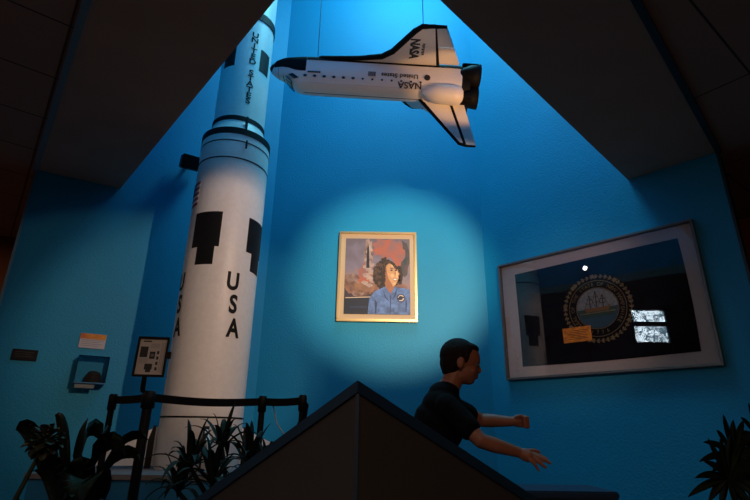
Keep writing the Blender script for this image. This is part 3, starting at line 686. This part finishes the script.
# ------------------------------------------------------------------ belt barrier
BY = 3.25
tops = [(114, 394), (150, 391), (263, 396), (303, 395)]
labs = ['black barrier post at the left end of the belt, above the leafy plant', 'black barrier post holding the framed information sign',
        'black barrier post in front of the rocket right side', 'black barrier post at the right end, beside the half wall slope']
pos = []
for i, (x, y) in enumerate(tops):
    p = at(x, y, BY + (0.03, -.25, .04, .02)[i]); pos.append(V((p.x, p.y, p.z)))
PH = sum(p.z for p in pos)/4
for i, p in enumerate(pos):
    root = empty('barrier_post', (p.x, p.y, 0)); tag(root, labs[i], 'barrier post', 'belt barrier posts before the rocket')
    h = p.z
    rr = .030 if i == 1 else .021
    c = MB(); c.lathe([(.15, 0), (.155, .006), (.15, .014), (.05, .024), (rr*.8, .03)], POST, 32); c.build('base', root)
    c = MB(); c.lathe([(rr*.9, .02), (rr*.9, h-.09)], POST, 20); c.build('pole', root)
    c = MB(); c.lathe([(rr*.9, h-.10), (rr*1.25, h-.092), (rr*1.25, h-.012), (rr*1.0, h)], POST, 20); c.build('belt_head', root)
    if i < 3:
        q = pos[i+1]; d = q-p; c = MB(); n = 16; R = []
        nn = V((-d.y, d.x, 0)).normalized()*.002
        for k in range(n+1):
            t = k/n; s = d*t; z = h+(q.z-h)*t-.012-.016*sin(PI*t)*(1 if i == 1 else .4)
            s = V((s.x, s.y, 0))
            R.append([tuple(s-nn+V((0, 0, z-.046))), tuple(s+nn+V((0, 0, z-.046))), tuple(s+nn+V((0, 0, z))), tuple(s-nn+V((0, 0, z)))])
        c.rings(R, BELT, False); c.build('belt', root)
    if i == 3:
        c = MB(); pts = [V((0, 0, h-.03)), V((.02, 0, h-.06)), V((.01, 0, h-.14)), V((-.02, 0, h-.2)), V((-.03, 0, h-.27))]
        R = []
        for pt in pts: R.append([tuple(pt+V((-.02, -.003, 0))), tuple(pt+V((.02, -.003, 0))), tuple(pt+V((.02, .003, 0))), tuple(pt+V((-.02, .003, 0)))])
        c.rings(R, BELT, False); c.build('belt_end', root)
        CORD = mat('pale_cord', (.42, .42, .42), .6)
        w0 = at(273, 405, BY+.08)-p; w1 = at(277, 424, BY+.08)-p; w2 = at(286, 437, BY+.08)-p
        z_ = p.z
        c = MB(); c.tube([w0+V((0, 0, z_+.02)), w0+V((0, 0, z_)), w1+V((0, 0, z_)), w2+V((0, 0, z_))], .004, CORD, 8); 
        cordo = c.build('cord', mw=M.Translation((p.x, p.y, 0))); tag(cordo, 'thin pale cord hanging from the belt beside the half wall', 'cord')
# the sign on the second post
p = pos[1]; s0 = at(155, 358, p.y-.0)
root = empty('sign', mw=frame_mw((s0.x, p.y-.045, s0.z), (1, .12, 0), (0, .05, 1)))
tag(root, 'black-framed white information sign standing on the barrier post', 'sign')
q = [at(x, y, p.y) for x, y in ((143, 338), (172, 341), (167, 380), (137, 378))]
sw = ((q[1]-q[0]).length+(q[2]-q[3]).length)/4; shh = ((q[0]-q[3]).length+(q[1]-q[2]).length)/4
c = MB(); t = .012
for lo, hi in (((-sw, -shh, 0), (sw, -shh+t, .02)), ((-sw, shh-t, 0), (sw, shh, .02)), ((-sw, -shh+t, 0), (-sw+t, shh-t, .02)), ((sw-t, -shh+t, 0), (sw, shh-t, .02))): c.rbox(lo, hi, POST, .003)
c.box((-sw+.004, -shh+.004, -.004), (sw-.004, shh-.004, .004), POST); c.build('frame', root)
PAPER = mat('white_paper', (.50, .47, .45), .8); PRINT = mat('dark_print', (.03, .03, .03), .8); PGREY = mat('grey_print', (.25, .24, .23), .8)
c = MB(); X, Y = sw-t, shh-t; c.box((-X, -Y, .004), (X, Y, .008), PAPER)
B = lambda u0, v0, u1, v1, m: c.box((-X+2*X*u0, Y-2*Y*v1, .008), (-X+2*X*u1, Y-2*Y*v0, .0086), m)
B(.12, .05, .42, .085, PRINT); B(.06, .22, .34, .52, PRINT); B(.42, .36, .62, .56, PRINT); B(.46, .42, .58, .5, PGREY); B(.30, .70, .58, .86, PRINT); B(.36, .86, .54, .93, PRINT)
for k in range(4): B(.68, .34+.15*k, .76, .34+.15*k+.09, PRINT)
for k in range(3): B(.82+.055*k, .1, .835+.055*k, .93, PGREY)
for k in range(7): B(.06, .56+.02*k, .4, .565+.02*k, PGREY)
for k in range(5): B(.42, .14+.025*k, .74, .148+.025*k, PGREY)
c.build('sheet', root)
c = MB(); c.rbox((sw-.002, -.01, -.002), (sw+.02, .03, .018), POST, .003); c.build('clip', root)
c = MB(); c.tube([(-.018, -shh+.01, .006), (-.022, -shh-.06, -.01), (-.024, (p.z-s0.z)-.0, -.03)], .014, POST, 10); c.build('bracket', root)

# ------------------------------------------------------------------ plaques and case on the left wall
def on_left(x, y): return hit(x, y, BL, Ln)
def wall_rect(pts):
    q = [on_left(*p) for p in pts]; cen = sum(q, V())/4
    return cen, ((q[1]-q[0]).length+(q[2]-q[3]).length)/4, ((q[0]-q[3]).length+(q[1]-q[2]).length)/4
cen, w, h = wall_rect(((12, 349), (38, 350), (37, 361), (11, 360)))
MW = frame_mw(cen, -Ld, (0, 0, 1))
c = MB(); c.rbox((-w, -h, 0), (w, h, .012), BLACK, .003); o = c.build('plaque', mw=MW); tag(o, 'small plain black plaque on blue wall at far left', 'plaque')
c = MB(); 
for k in range(3): c.box((-w*.75, h*(.45-.4*k), .012), (w*(.7-.2*(k % 2)), h*(.45-.4*k)+.006, .0125), mat('grey_engraving', (.018, .018, .018), .6))
c.build('engraving', o)
cen, w, h = wall_rect(((80, 333), (106, 335), (105, 349), (79, 348)))
MW = frame_mw(cen, -Ld, (0, 0, 1))
c = MB(); c.rbox((-w, -h, 0), (w, h, .010), mat('white_label_card', (.52, .48, .52), .6), .002); o = c.build('label_plaque', mw=MW)
tag(o, 'white text plaque with orange and red top band above the clear case', 'plaque')
AMB = mat('amber_band', (.75, .30, .03), .6, col2=(.45, .04, .02), nscale=5)
c = MB(); c.box((-w*.98, h*.25, .010), (w*.98, h*.98, .0108), AMB); c.build('colour_band', o)
c = MB()
for k in range(4): c.box((-w*.85, h*(.05-.25*k), .010), (w*(.8-.25*(k % 2)), h*(.05-.25*k)+.004, .0104), PGREY)
c.build('printed_text', o)
cen, w, h = wall_rect(((77, 357), (107, 358), (105, 390), (73, 389)))
root = empty('display_case', mw=frame_mw(cen, -Ld, (0, 0, 1)))
tag(root, 'clear acrylic wall case holding a dark rounded object', 'display case')
ACR = glass('acrylic', .02, (.93, .96, .97), 1.0)
c = MB(); dp = .13; g = .004
c.box((-w, -h*.62, dp-g), (w, h, dp), ACR); c.box((-w, -h*.62, 0), (-w+g, h, dp-g), ACR); c.box((w-g, -h*.62, 0), (w, h, dp-g), ACR); c.box((-w+g, h-g, 0), (w-g, h, dp-g), ACR)
c.build('acrylic_box', root)
c = MB(); c.rbox((-w, -h*.7, 0), (w, -h*.62, dp), BLUED, .003); c.build('shelf', root)
c = MB(); c.rbox((-w*.9, -h*.98, dp-.03), (w*.35, -h*.74, dp-.02), mat('clear_label', (.10, .16, .18), .4), .002); 
for k in range(2): c.box((-w*.8, -h*(.84+.08*k), dp-.02), (w*.25, -h*(.835+.08*k)+.004, dp-.0195), PGREY)
c.rbox((-w*.5, -h*.9, 0), (w*.1, -h*.8, dp-.03), BLUED, .002); c.build('label_holder', root)
ROCK = mat('dark_brown_rock', (.015, .013, .012), .8, noise=.4, nscale=30, bump=.6, bscale=40)
bm = bmesh.new(); bmesh.ops.create_icosphere(bm, subdivisions=4, radius=1)
for v in bm.verts:
    k = 1+.06*sin(v.co.x*5+1)*cos(v.co.y*4)+.04*sin(v.co.z*9+v.co.x*3)
    y = max(v.co.y, -.12); v.co = V((v.co.x*w*.56*k, y*h*.66*k, v.co.z*dp*.38*k))
c = MB(); miny = min(v.co.y for v in bm.verts); c.bm(bm, ROCK, M.Translation((.02, -h*.62-miny, dp*.5)), True)
o = c.build('meteorite', mw=root.matrix_world.copy()); tag(o, 'dark rounded lump inside the clear wall case', 'rock')

# ------------------------------------------------------------------ plants
LEAF = mat('dark_green_leaf', (.006, .014, .008), .6, spec=.2, noise=.4, nscale=18)
LEAF2 = mat('dusty_green_leaf', (.030, .038, .018), .55, noise=.4, nscale=14)
SOIL = mat('potting_soil', (.02, .015, .01), .9, bump=.6); POTM = mat('dark_clay_pot', (.05, .03, .025), .7, noise=.2)
def leaf(mb, p0, p1, p2, w, m=LEAF, peak=.5, fold=.25, n=12, side=None):
    p0, p1, p2 = V(p0), V(p1), V(p2); R = []
    for i in range(n+1):
        t = i/n; p = p0*(1-t)**2+p1*2*t*(1-t)+p2*t*t; d = ((p1-p0)*(1-t)+(p2-p1)*t).normalized()
        s = side if side is not None else d.cross(V((0, 0, 1)))
        s = s - d*s.dot(d); s = s.normalized() if s.length > .05 else V((1, 0, 0)); u_ = s.cross(d).normalized()
        if u_.z < 0: u_ = -u_
        q = t**(math.log(.5)/math.log(peak)); ww = w*max(.03, sin(PI*min(1, max(0, q)))**.8)
        R.append([tuple(p-s*ww+u_*ww*fold), tuple(p-s*ww*.5+u_*ww*fold*.35), tuple(p), tuple(p+s*ww*.5+u_*ww*fold*.35), tuple(p+s*ww+u_*ww*fold), tuple(p-u_*.0015)])
    mb.rings(R, m, True, True)
def pot(root, r, h):
    c = MB(); c.lathe([(r*.7, 0), (r*.72, .01), (r*.95, h-.03), (r*1.05, h-.03), (r*1.05, h), (r*.92, h), (r*.9, h-.03)], POTM, 32, caps=False); c.lathe([(r*.7, 0), (.001, 0)], POTM, 32, caps=False); po = c.build('pot', root)
    c = MB(); c.lathe([(.001, h-.028), (r*.91, h-.03), (r*.91, h-.045)], SOIL, 32, caps=False); c.build('soil', root)
def lp(root, x, y, Y): return at(x, y, Y)-root.location
SIDE = V((.25, -.2, 1))
# left plant with broad leaves and a pale flower head
Y0 = 2.35; b0 = at(72, 520, Y0); root = empty('leafy_plant', (b0.x, Y0, 0)); tag(root, 'broad-leaved potted plant with drooping dark leaves at lower left', 'plant')
pot(root, .20, .30)
c = MB(); B0 = V((0, 0, .28))
def L(x, y, Y, w, mx, my, m=LEAF, peak=.55, st=B0, side=None): leaf(c, st, lp(root, mx, my, Y0+(Y-Y0)*.6), lp(root, x, y, Y), w, m, peak, side=side)
S2 = V((.5, -.5, .8))
for (x, y, Y, w, mx, my) in ((16, 428, 2.2, .050, 30, 408), (38, 470, 2.1, .05, 50, 440), (100, 440, 2.5, .075, 85, 400), (125, 455, 2.3, .06, 105, 410), (55, 415, 2.5, .06, 62, 420),
                            (140, 462, 2.4, .045, 120, 425), (60, 475, 2.15, .05, 100, 440), (88, 418, 2.4, .06, 84, 430), (30, 450, 2.4, .05, 48, 405), (112, 425, 2.55, .05, 100, 430), (148, 440, 2.5, .04, 120, 415)):
    L(x, y, Y, w, mx, my, side=S2)
for (x, y, Y, w, mx, my) in ((62, 500, 2.15, .085, 100, 445), (105, 500, 2.3, .07, 96, 450), (80, 505, 2.1, .09, 96, 440)):
    L(x, y, Y, w, mx, my, LEAF, .6, side=V((1, -.3, .1)))
c.build('foliage', root)
c = MB()
fc_ = lp(root, 46, 440, 2.15)
c.tube([V((-.10, -.12, .28)), lp(root, 16, 498, 2.15), lp(root, 34, 464, 2.15), fc_], [.012, .010, .008, .006], LEAF2, 8); stem = c.build('stem', root)
c = MB()
for i in range(34):
    th = i*2.4; el = math.acos(1-2*(i+.5)/34); d = V((sin(el)*cos(th), sin(el)*sin(th), cos(el)))
    leaf(c, fc_+d*.01, fc_+d*.05, fc_+d*(.072+.015*random.random())+V((0, 0, -.01)), .024, LEAF2, .6)
c.build('flower_head', stem)
# spiky plant in front of the rocket
Y1 = 2.6; b0 = at(222, 500, Y1); root = empty('spiky_plant', (b0.x, Y1, 0)); tag(root, 'dark spiky-leaved potted plant in front of the rocket base', 'plant')
pot(root, .20, .30); c = MB(); c2 = MB()
crowns = [(190, 445), (222, 425), (250, 442), (212, 462), (268, 462), (178, 470)]
rnd = random.Random(5)
for ci, (x, y) in enumerate(crowns):
    Yc = Y1+(-.12, .1, .08, -.2, -.08, 0)[ci]; top = lp(root, x, y+22, Yc)
    c2.tube([V((rnd.uniform(-.05, .05), rnd.uniform(-.05, .05), .27)), (V((0, 0, .27))+top)*.5+V((rnd.uniform(-.03, .03), 0, .03)), top], [.014, .012, .010], LEAF, 8)
    for k in range(17):
        th = k*2.4+ci; el = .25+1.25*(k/17); ln = rnd.uniform(.16, .25)
        d = V((cos(th)*sin(el), sin(th)*sin(el), cos(el)))
        leaf(c, top+V((0, 0, .002*k-.03)), top+d*ln*.6+V((0, 0, .04)), top+d*ln+V((0, 0, -.07*el)), rnd.uniform(.013, .020), LEAF, .4)
c.build('foliage', root); c2.build('stem', root)
# palm at the right
Y2 = 2.45; b0 = at(748, 480, Y2); root = empty('palm', (b0.x, Y2, 0)); tag(root, 'dark palm-leaved potted plant at the lower right edge', 'plant')
pot(root, .20, .28); c = MB(); c2 = MB()
for ci, (x, y, dY) in enumerate(((735, 455, 0), (762, 440, .1), (728, 478, -.05), (775, 470, -.1))):
    top = lp(root, x, y, Y2+dY); c2.tube([V((0, 0, .26)), (V((0, 0, .26))+top)*.5+V((.02, 0, .02)), top], [.012, .010, .006], LEAF, 8)
    for k in range(15):
        th = math.radians(15+k*24+ci*7); d = V((cos(th), .35*sin(2*th)-.2, sin(th))); ln = rnd.uniform(.17, .23) if sin(th) > -.4 else .13
        leaf(c, top, top+d*ln*.55+V((0, 0, .015)), top+d*ln+V((0, 0, -.02)), .016, LEAF, .45, side=d.cross(V((0, -1, .3))))
c.build('foliage', root); c2.build('stem', root)

# ------------------------------------------------------------------ the boy
CY = 2.37
def K(x, y, dy=0): return at(x, y, CY+dy)
SK = mat('skin', (.30, .12, .072), .55, noise=.06, nscale=20); SHIRT = mat('dark_tshirt', (.005, .005, .007), .9, spec=.1, noise=.2, nscale=30, bump=.2, bscale=80)
PANT = mat('dark_shorts', (.02, .022, .035), .85, noise=.2, bump=.2); HR = mat('brown_hair', (.013, .007, .005), .7, spec=.15, noise=.5, nscale=90, bump=.5, bscale=180); SHOE = mat('grey_sneaker', (.12, .12, .13), .6)
EYEW = mat('eye_white', (.14, .12, .11), .5); IRIS = mat('dark_iris', (.03, .015, .01), .2); LIP = mat('lips', (.36, .12, .09), .5)
def capsule(bm, pts, rad, n=16):
    mb = MB(); P = [V(p) for p in pts]
    d0 = (P[0]-P[1]).normalized(); d1 = (P[-1]-P[-2]).normalized()
    ext = []; er = []
    for k in (1, .85, .5): ext.append(P[0]+d0*rad[0]*k); er.append(rad[0]*math.sqrt(max(0.001, 1-k*k)))
    pts2 = ext+P; r2_ = er+list(rad)
    for k in (.5, .85, 1): pts2.append(P[-1]+d1*rad[-1]*k); r2_.append(rad[-1]*math.sqrt(max(.001, 1-k*k)))
    mb.tube(pts2, r2_, SK, n); me = bpy.data.meshes.new('t'); me.from_pydata(mb.v, [], mb.f); bm.from_mesh(me); bpy.data.meshes.remove(me)
def ell(bm, cen, rad, rot=None):
    t = bmesh.new(); bmesh.ops.create_uvsphere(t, u_segments=28, v_segments=18, radius=1)
    for v in t.verts:
        q = V((v.co.x*rad[0], v.co.y*rad[1], v.co.z*rad[2])); v.co = (rot @ q if rot else q)+V(cen)
    me = bpy.data.meshes.new('t'); t.to_mesh(me); t.free(); bm.from_mesh(me); bpy.data.meshes.remove(me)
def fuse(bm, vox, smooth, name, m, parent):
    bmesh.ops.recalc_face_normals(bm, faces=bm.faces)
    me = bpy.data.meshes.new(name); bm.to_mesh(me); bm.free(); o = bpy.data.objects.new(name, me); COL.objects.link(o)
    r = o.modifiers.new('r', 'REMESH'); r.mode = 'VOXEL'; r.voxel_size = vox; r.use_smooth_shade = True
    s = o.modifiers.new('s', 'SMOOTH'); s.factor = .5; s.iterations = smooth
    dg = bpy.context.evaluated_depsgraph_get(); dg.update(); nm = bpy.data.meshes.new_from_object(o.evaluated_get(dg))
    o.modifiers.clear(); o.data = nm; bpy.data.meshes.remove(me); nm.materials.clear(); nm.materials.append(m)
    for p_ in nm.polygons: p_.use_smooth = True
    nm.name = name
    if parent: o.parent = parent; o.matrix_parent_inverse = parent.matrix_world.inverted()
    return o
hip = K(431, 466); chest = K(440, 418); neckb = K(447, 391); headc = K(462, 362.5)
boy = empty('person', (hip.x, hip.y, 0)); bpy.context.view_layer.update()
tag(boy, 'child in a dark t-shirt reaching both arms forward behind the half wall', 'person')
hl = headc
# head frame: looks right and a little down
la = math.radians(-9); HF = V((cos(la), -.10, sin(la))).normalized(); HS = V((0, 0, 1)).cross(HF).normalized(); HU = HF.cross(HS).normalized()
HRm = M((HF, HS, HU)).transposed()
def H(f, s, z): return hl + HF*f + HS*s + HU*z
bm = bmesh.new()
ell(bm, H(-.008, 0, .020), (.090, .070, .080), HRm)          # skull
ell(bm, H(.022, 0, -.030), (.058, .056, .066), HRm)          # face
ell(bm, H(.040, 0, -.072), (.026, .030, .024), HRm)          # chin and jaw
ell(bm, H(.010, 0, -.058), (.045, .048, .032), HRm)
ell(bm, H(.060, 0, .012), (.022, .045, .020), HRm)          # brow
capsule(bm, [H(.076, 0, -.004), H(.086, 0, -.026)], [.006, .0090]); ell(bm, H(.083, .008, -.030), (.008, .006, .006), HRm); ell(bm, H(.083, -.008, -.030), (.008, .006, .006), HRm)
ell(bm, H(.072, 0, -.050), (.010, .020, .0055), HRm); ell(bm, H(.070, 0, -.060), (.010, .017, .006), HRm)
for s in (-1, 1): ell(bm, H(-.010, s*.072, -.012), (.017, .008, .027), HRm); ell(bm, H(.045, s*.035, -.035), (.022, .018, .022), HRm)
capsule(bm, [H(-.020, 0, -.045), (H(-.03, 0, -.085)+neckb)/2, neckb], [.046, .048, .060])
ell(bm, K(444, 393), (.062, .085, .05))
# torso
capsule(bm, [neckb+V((-.01, 0, -.02)), chest, hip+V((0, 0, .06)), hip], [.060, .098, .088, .092], 20)
ell(bm, K(442, 406), (.082, .120, .072)); ell(bm, chest+V((0, 0, -.03)), (.095, .125, .11)); ell(bm, hip, (.09, .125, .08))
# arms: near (right) lower, far (left) upper
shN = K(447, 406, -.118); elN = K(481, 441, -.19); wrN = K(519, 452.5, -.16)
shF = K(449, 406, .125); elF = K(480, 420, .19); wrF = K(511, 421.5, .15)
capsule(bm, [shN, shN.lerp(elN, .5), elN, elN.lerp(wrN, .35), wrN], [.047, .038, .031, .031, .021])
capsule(bm, [shF, shF.lerp(elF, .5), elF, elF.lerp(wrF, .35), wrF], [.047, .038, .033, .032, .023])
# near hand: open, fingers spread
pal = K(528, 456, -.165)
ell(bm, wrN.lerp(pal, .75), (.034, .014, .026), M.Rotation(math.radians(22), 3, 'Y'))
capsule(bm, [wrN, pal], [.020, .022])
for (kx, ky, mx, my, tx, ty, d, r) in ((533, 453.5, 540, 455.5, 547, 459, -.155, .0078), (534, 456, 542, 459, 550, 463, -.165, .0082), (533.5, 458.5, 540, 463, 546, 467.5, -.175, .0080), (531, 460.5, 535.5, 465.5, 539, 470.5, -.185, .0068)):
    capsule(bm, [pal+V((-.01, 0, 0)), K(kx, ky, d), K(mx, my, d), K(tx, ty, d)], [.011, r*1.08, r, r*.85], 10)
capsule(bm, [K(522, 453, -.15), K(528, 451, -.135), K(534, 450.5, -.125), K(539, 452, -.12)], [.011, .010, .009, .0075], 10)
# far hand: loose fist
fp = K(518.5, 421, .145)
ell(bm, fp, (.030, .020, .030)); capsule(bm, [wrF, fp], [.022, .024])
for k in range(4):
    z = .020-.0135*k; b_ = fp+V((.012, -.004, z))
    capsule(bm, [b_, b_+V((.022, -.004, -.002)), b_+V((.026, -.024, -.006)), b_+V((.006, -.030, -.006))], [.0095, .0092, .0085, .0078], 10)
capsule(bm, [fp+V((-.012, -.015, .016)), fp+V((.006, -.028, .024)), fp+V((.024, -.030, .014))], [.010, .009, .008], 10)
# legs
for s, fx in ((-1, .10), (1, -.12)):
    h0 = hip+V((0, s*.065, -.02)); kn = V((hip.x+fx*.9+.06, hip.y+s*.085, .34)); an = V((hip.x+fx*1.2-.02, hip.y+s*.08, .075))
    capsule(bm, [h0, h0.lerp(kn, .5), kn, kn.lerp(an, .35), an], [.078, .066, .048, .047, .030])
    capsule(bm, [an+V((-.03, 0, -.045)), an+V((.05, 0, -.045)), an+V((.11, 0, -.052))], [.028, .030, .022])
fuse(bm, .0042, 3, 'body', SK, boy)
for s in (-1, 1):
    c = MB(); bm = bmesh.new(); bmesh.ops.create_uvsphere(bm, u_segments=16, v_segments=10, radius=.010); c.bm(bm, EYEW, M.Translation(H(.0655, s*.028, -.004)), True)
    bm = bmesh.new(); bmesh.ops.create_uvsphere(bm, u_segments=12, v_segments=8, radius=.0052); c.bm(bm, IRIS, M.Translation(H(.0715, s*.0290, -.005)), True)
    o = c.build('eye'); o.parent = boy; o.matrix_parent_inverse = boy.matrix_world.inverted()
bm = bmesh.new()
ell(bm, H(-.020, 0, .028), (.088, .076, .083), HRm); ell(bm, H(-.045, 0, -.005), (.058, .069, .070), HRm); ell(bm, H(-.055, 0, -.040), (.036, .050, .036), HRm)
ell(bm, H(.022, 0, .070), (.050, .054, .026), HRm)
for s_ in (-1, 1): ell(bm, H(.012, s_*.062, .020), (.014, .012, .028), HRm)
fuse(bm, .004, 4, 'hair', HR, boy)
# t-shirt
bm = bmesh.new()
capsule(bm, [neckb+V((-.012, 0, -.035)), chest, hip+V((-.005, 0, .08)), hip+V((-.005, 0, .0))], [.066, .112, .106, .112], 24)
ell(bm, K(442, 406), (.092, .132, .080)); ell(bm, K(444, 392.5), (.070, .092, .050)); ell(bm, chest+V((0, 0, -.03)), (.108, .135, .12)); ell(bm, hip+V((0, 0, .02)), (.102, .14, .07))
capsule(bm, [shN, shN.lerp(elN, .3), shN.lerp(elN, .62)], [.054, .053, .052]); capsule(bm, [shF, shF.lerp(elF, .3), shF.lerp(elF, .60)], [.054, .053, .051])
fuse(bm, .006, 4, 'tshirt', SHIRT, boy)
bm = bmesh.new(); ell(bm, hip+V((0, 0, -.02)), (.105, .138, .085))
for s, fx in ((-1, .10), (1, -.12)):
    h0 = hip+V((0, s*.066, -.02)); kn = V((hip.x+fx*.9+.06, hip.y+s*.085, .34)); capsule(bm, [h0, h0.lerp(kn, .5), h0.lerp(kn, .85)], [.092, .085, .078])
fuse(bm, .006, 4, 'shorts', PANT, boy)
for s, fx in ((-1, .10), (1, -.12)):
    an = V((hip.x+fx*1.2-.02, hip.y+s*.08, .075)); bm = bmesh.new()
    capsule(bm, [an+V((-.035, 0, -.037)), an+V((.05, 0, -.037)), an+V((.115, 0, -.044))], [.038, .038, .031]); capsule(bm, [an+V((0, 0, .0)), an+V((0, 0, -.03))], [.037, .04])
    fuse(bm, .006, 3, 'shoe', SHOE, boy)

# ------------------------------------------------------------------ lights
def spot(name, loc, tgt, power, col, ang, blend, rad=.03):
    l = bpy.data.lights.new(name, 'SPOT'); l.energy = power; l.color = col; l.spot_size = math.radians(ang); l.spot_blend = blend; l.shadow_soft_size = rad
    o = bpy.data.objects.new(name, l); COL.objects.link(o); o.location = loc
    o.rotation_euler = (V(tgt)-V(loc)).to_track_quat('-Z', 'Y').to_euler(); return o
def area(name, loc, tgt, power, col, sx, sy):
    l = bpy.data.lights.new(name, 'AREA'); l.energy = power; l.color = col; l.shape = 'RECTANGLE'; l.size = sx; l.size_y = sy
    o = bpy.data.objects.new(name, l); COL.objects.link(o); o.location = loc
    o.rotation_euler = (V(tgt)-V(loc)).to_track_quat('-Z', 'Y').to_euler(); return o
area('skylight_daylight', (.45, 4.0, 7.2), (.35, 4.0, 0), 140, (.20, .78, 1.0), 1.5, 1.5)
spot('painting_spot', (1.45, .8, 2.5), (.27, 5.4, 2.42), 1080, (1.0, .77, .54), 30, .7)
spot('rocket_spot', (1.2, 1.0, 2.9), (-1.22, 4.2, 1.85), 200, (1.0, .66, .46), 34, .5)
spot('rocket_wash', (1.2, 1.0, 2.9), (-1.8, 4.2, 1.4), 55, (1.0, .68, .48), 38, .15)
spot('shuttle_spot', (1.25, 3.25, 2.95), (mid.x+.75, mid.y, mid.z), 34, (1.0, .50, .19), 40, .5)
spot('shuttle_wash', (.55, 2.75, 2.9), (mid.x+.15, mid.y, mid.z), 10, (1.0, .55, .28), 64, .5)
spot('flag_fill', (-.9, .5, 2.9), BR+Rd*((fx0+fx1)/2-.3)+V((0, 0, 1.92)), 130, (1.0, .64, .50), 24, .8)  # added fill on the flag, standing in for bounce off the painting wall
area('hall_lamp', (-5.0, 4.2, 2.9), (-5.0, 4.3, 0), 14, (1.0, .55, .28), .6, .6)
area('room_fill', (-.5, -2.5, 2.9), (0, -2.4, 0), 62, (1.0, .62, .42), 3, 2)  # added warm fill behind the camera, lifts the ambient light on the soffits
# spotlight on the well's left side, seen mirrored as a dot in the flag glass
g_ = hit(585, 268, BR+Rn*GL, Rn); d_ = ray(585, 268); d_ = (d_ - 2*d_.dot(Rn)*Rn).normalized()
lm = g_ + d_*((Lo-g_).dot(pl)/d_.dot(pl)-.10)
LMP = mat('lamp_face', (1, 1, 1), .4, emit=(1, .93, .8), estr=40)
ex_ = d_.cross(V((0, 0, 1))).normalized(); root = empty('spotlight', mw=frame_mw(lm, ex_, (-d_).cross(ex_)))
tag(root, 'small black spotlight mirrored as a bright dot near the top of the flag glass', 'spotlight')
c = MB(); c.lathe([(.03, -.10), (.04, -.08), (.05, .0), (.046, .0), (.036, -.06)], POST, 24, caps=False); c.build('housing', root)
c = MB(); c.lathe([(.001, -.022), (.036, -.02), (.036, -.03)], LMP, 24, caps=False); c.build('lens', root)
w = bpy.data.worlds.new('world'); S.world = w; w.use_nodes = True
w.node_tree.nodes['Background'].inputs[0].default_value = (.02, .015, .012, 1); w.node_tree.nodes['Background'].inputs[1].default_value = .3
S.view_settings.view_transform = 'Standard'; S.view_settings.look = 'None'; S.view_settings.exposure = 0; S.view_settings.gamma = 1; S.view_settings.use_curve_mapping = False
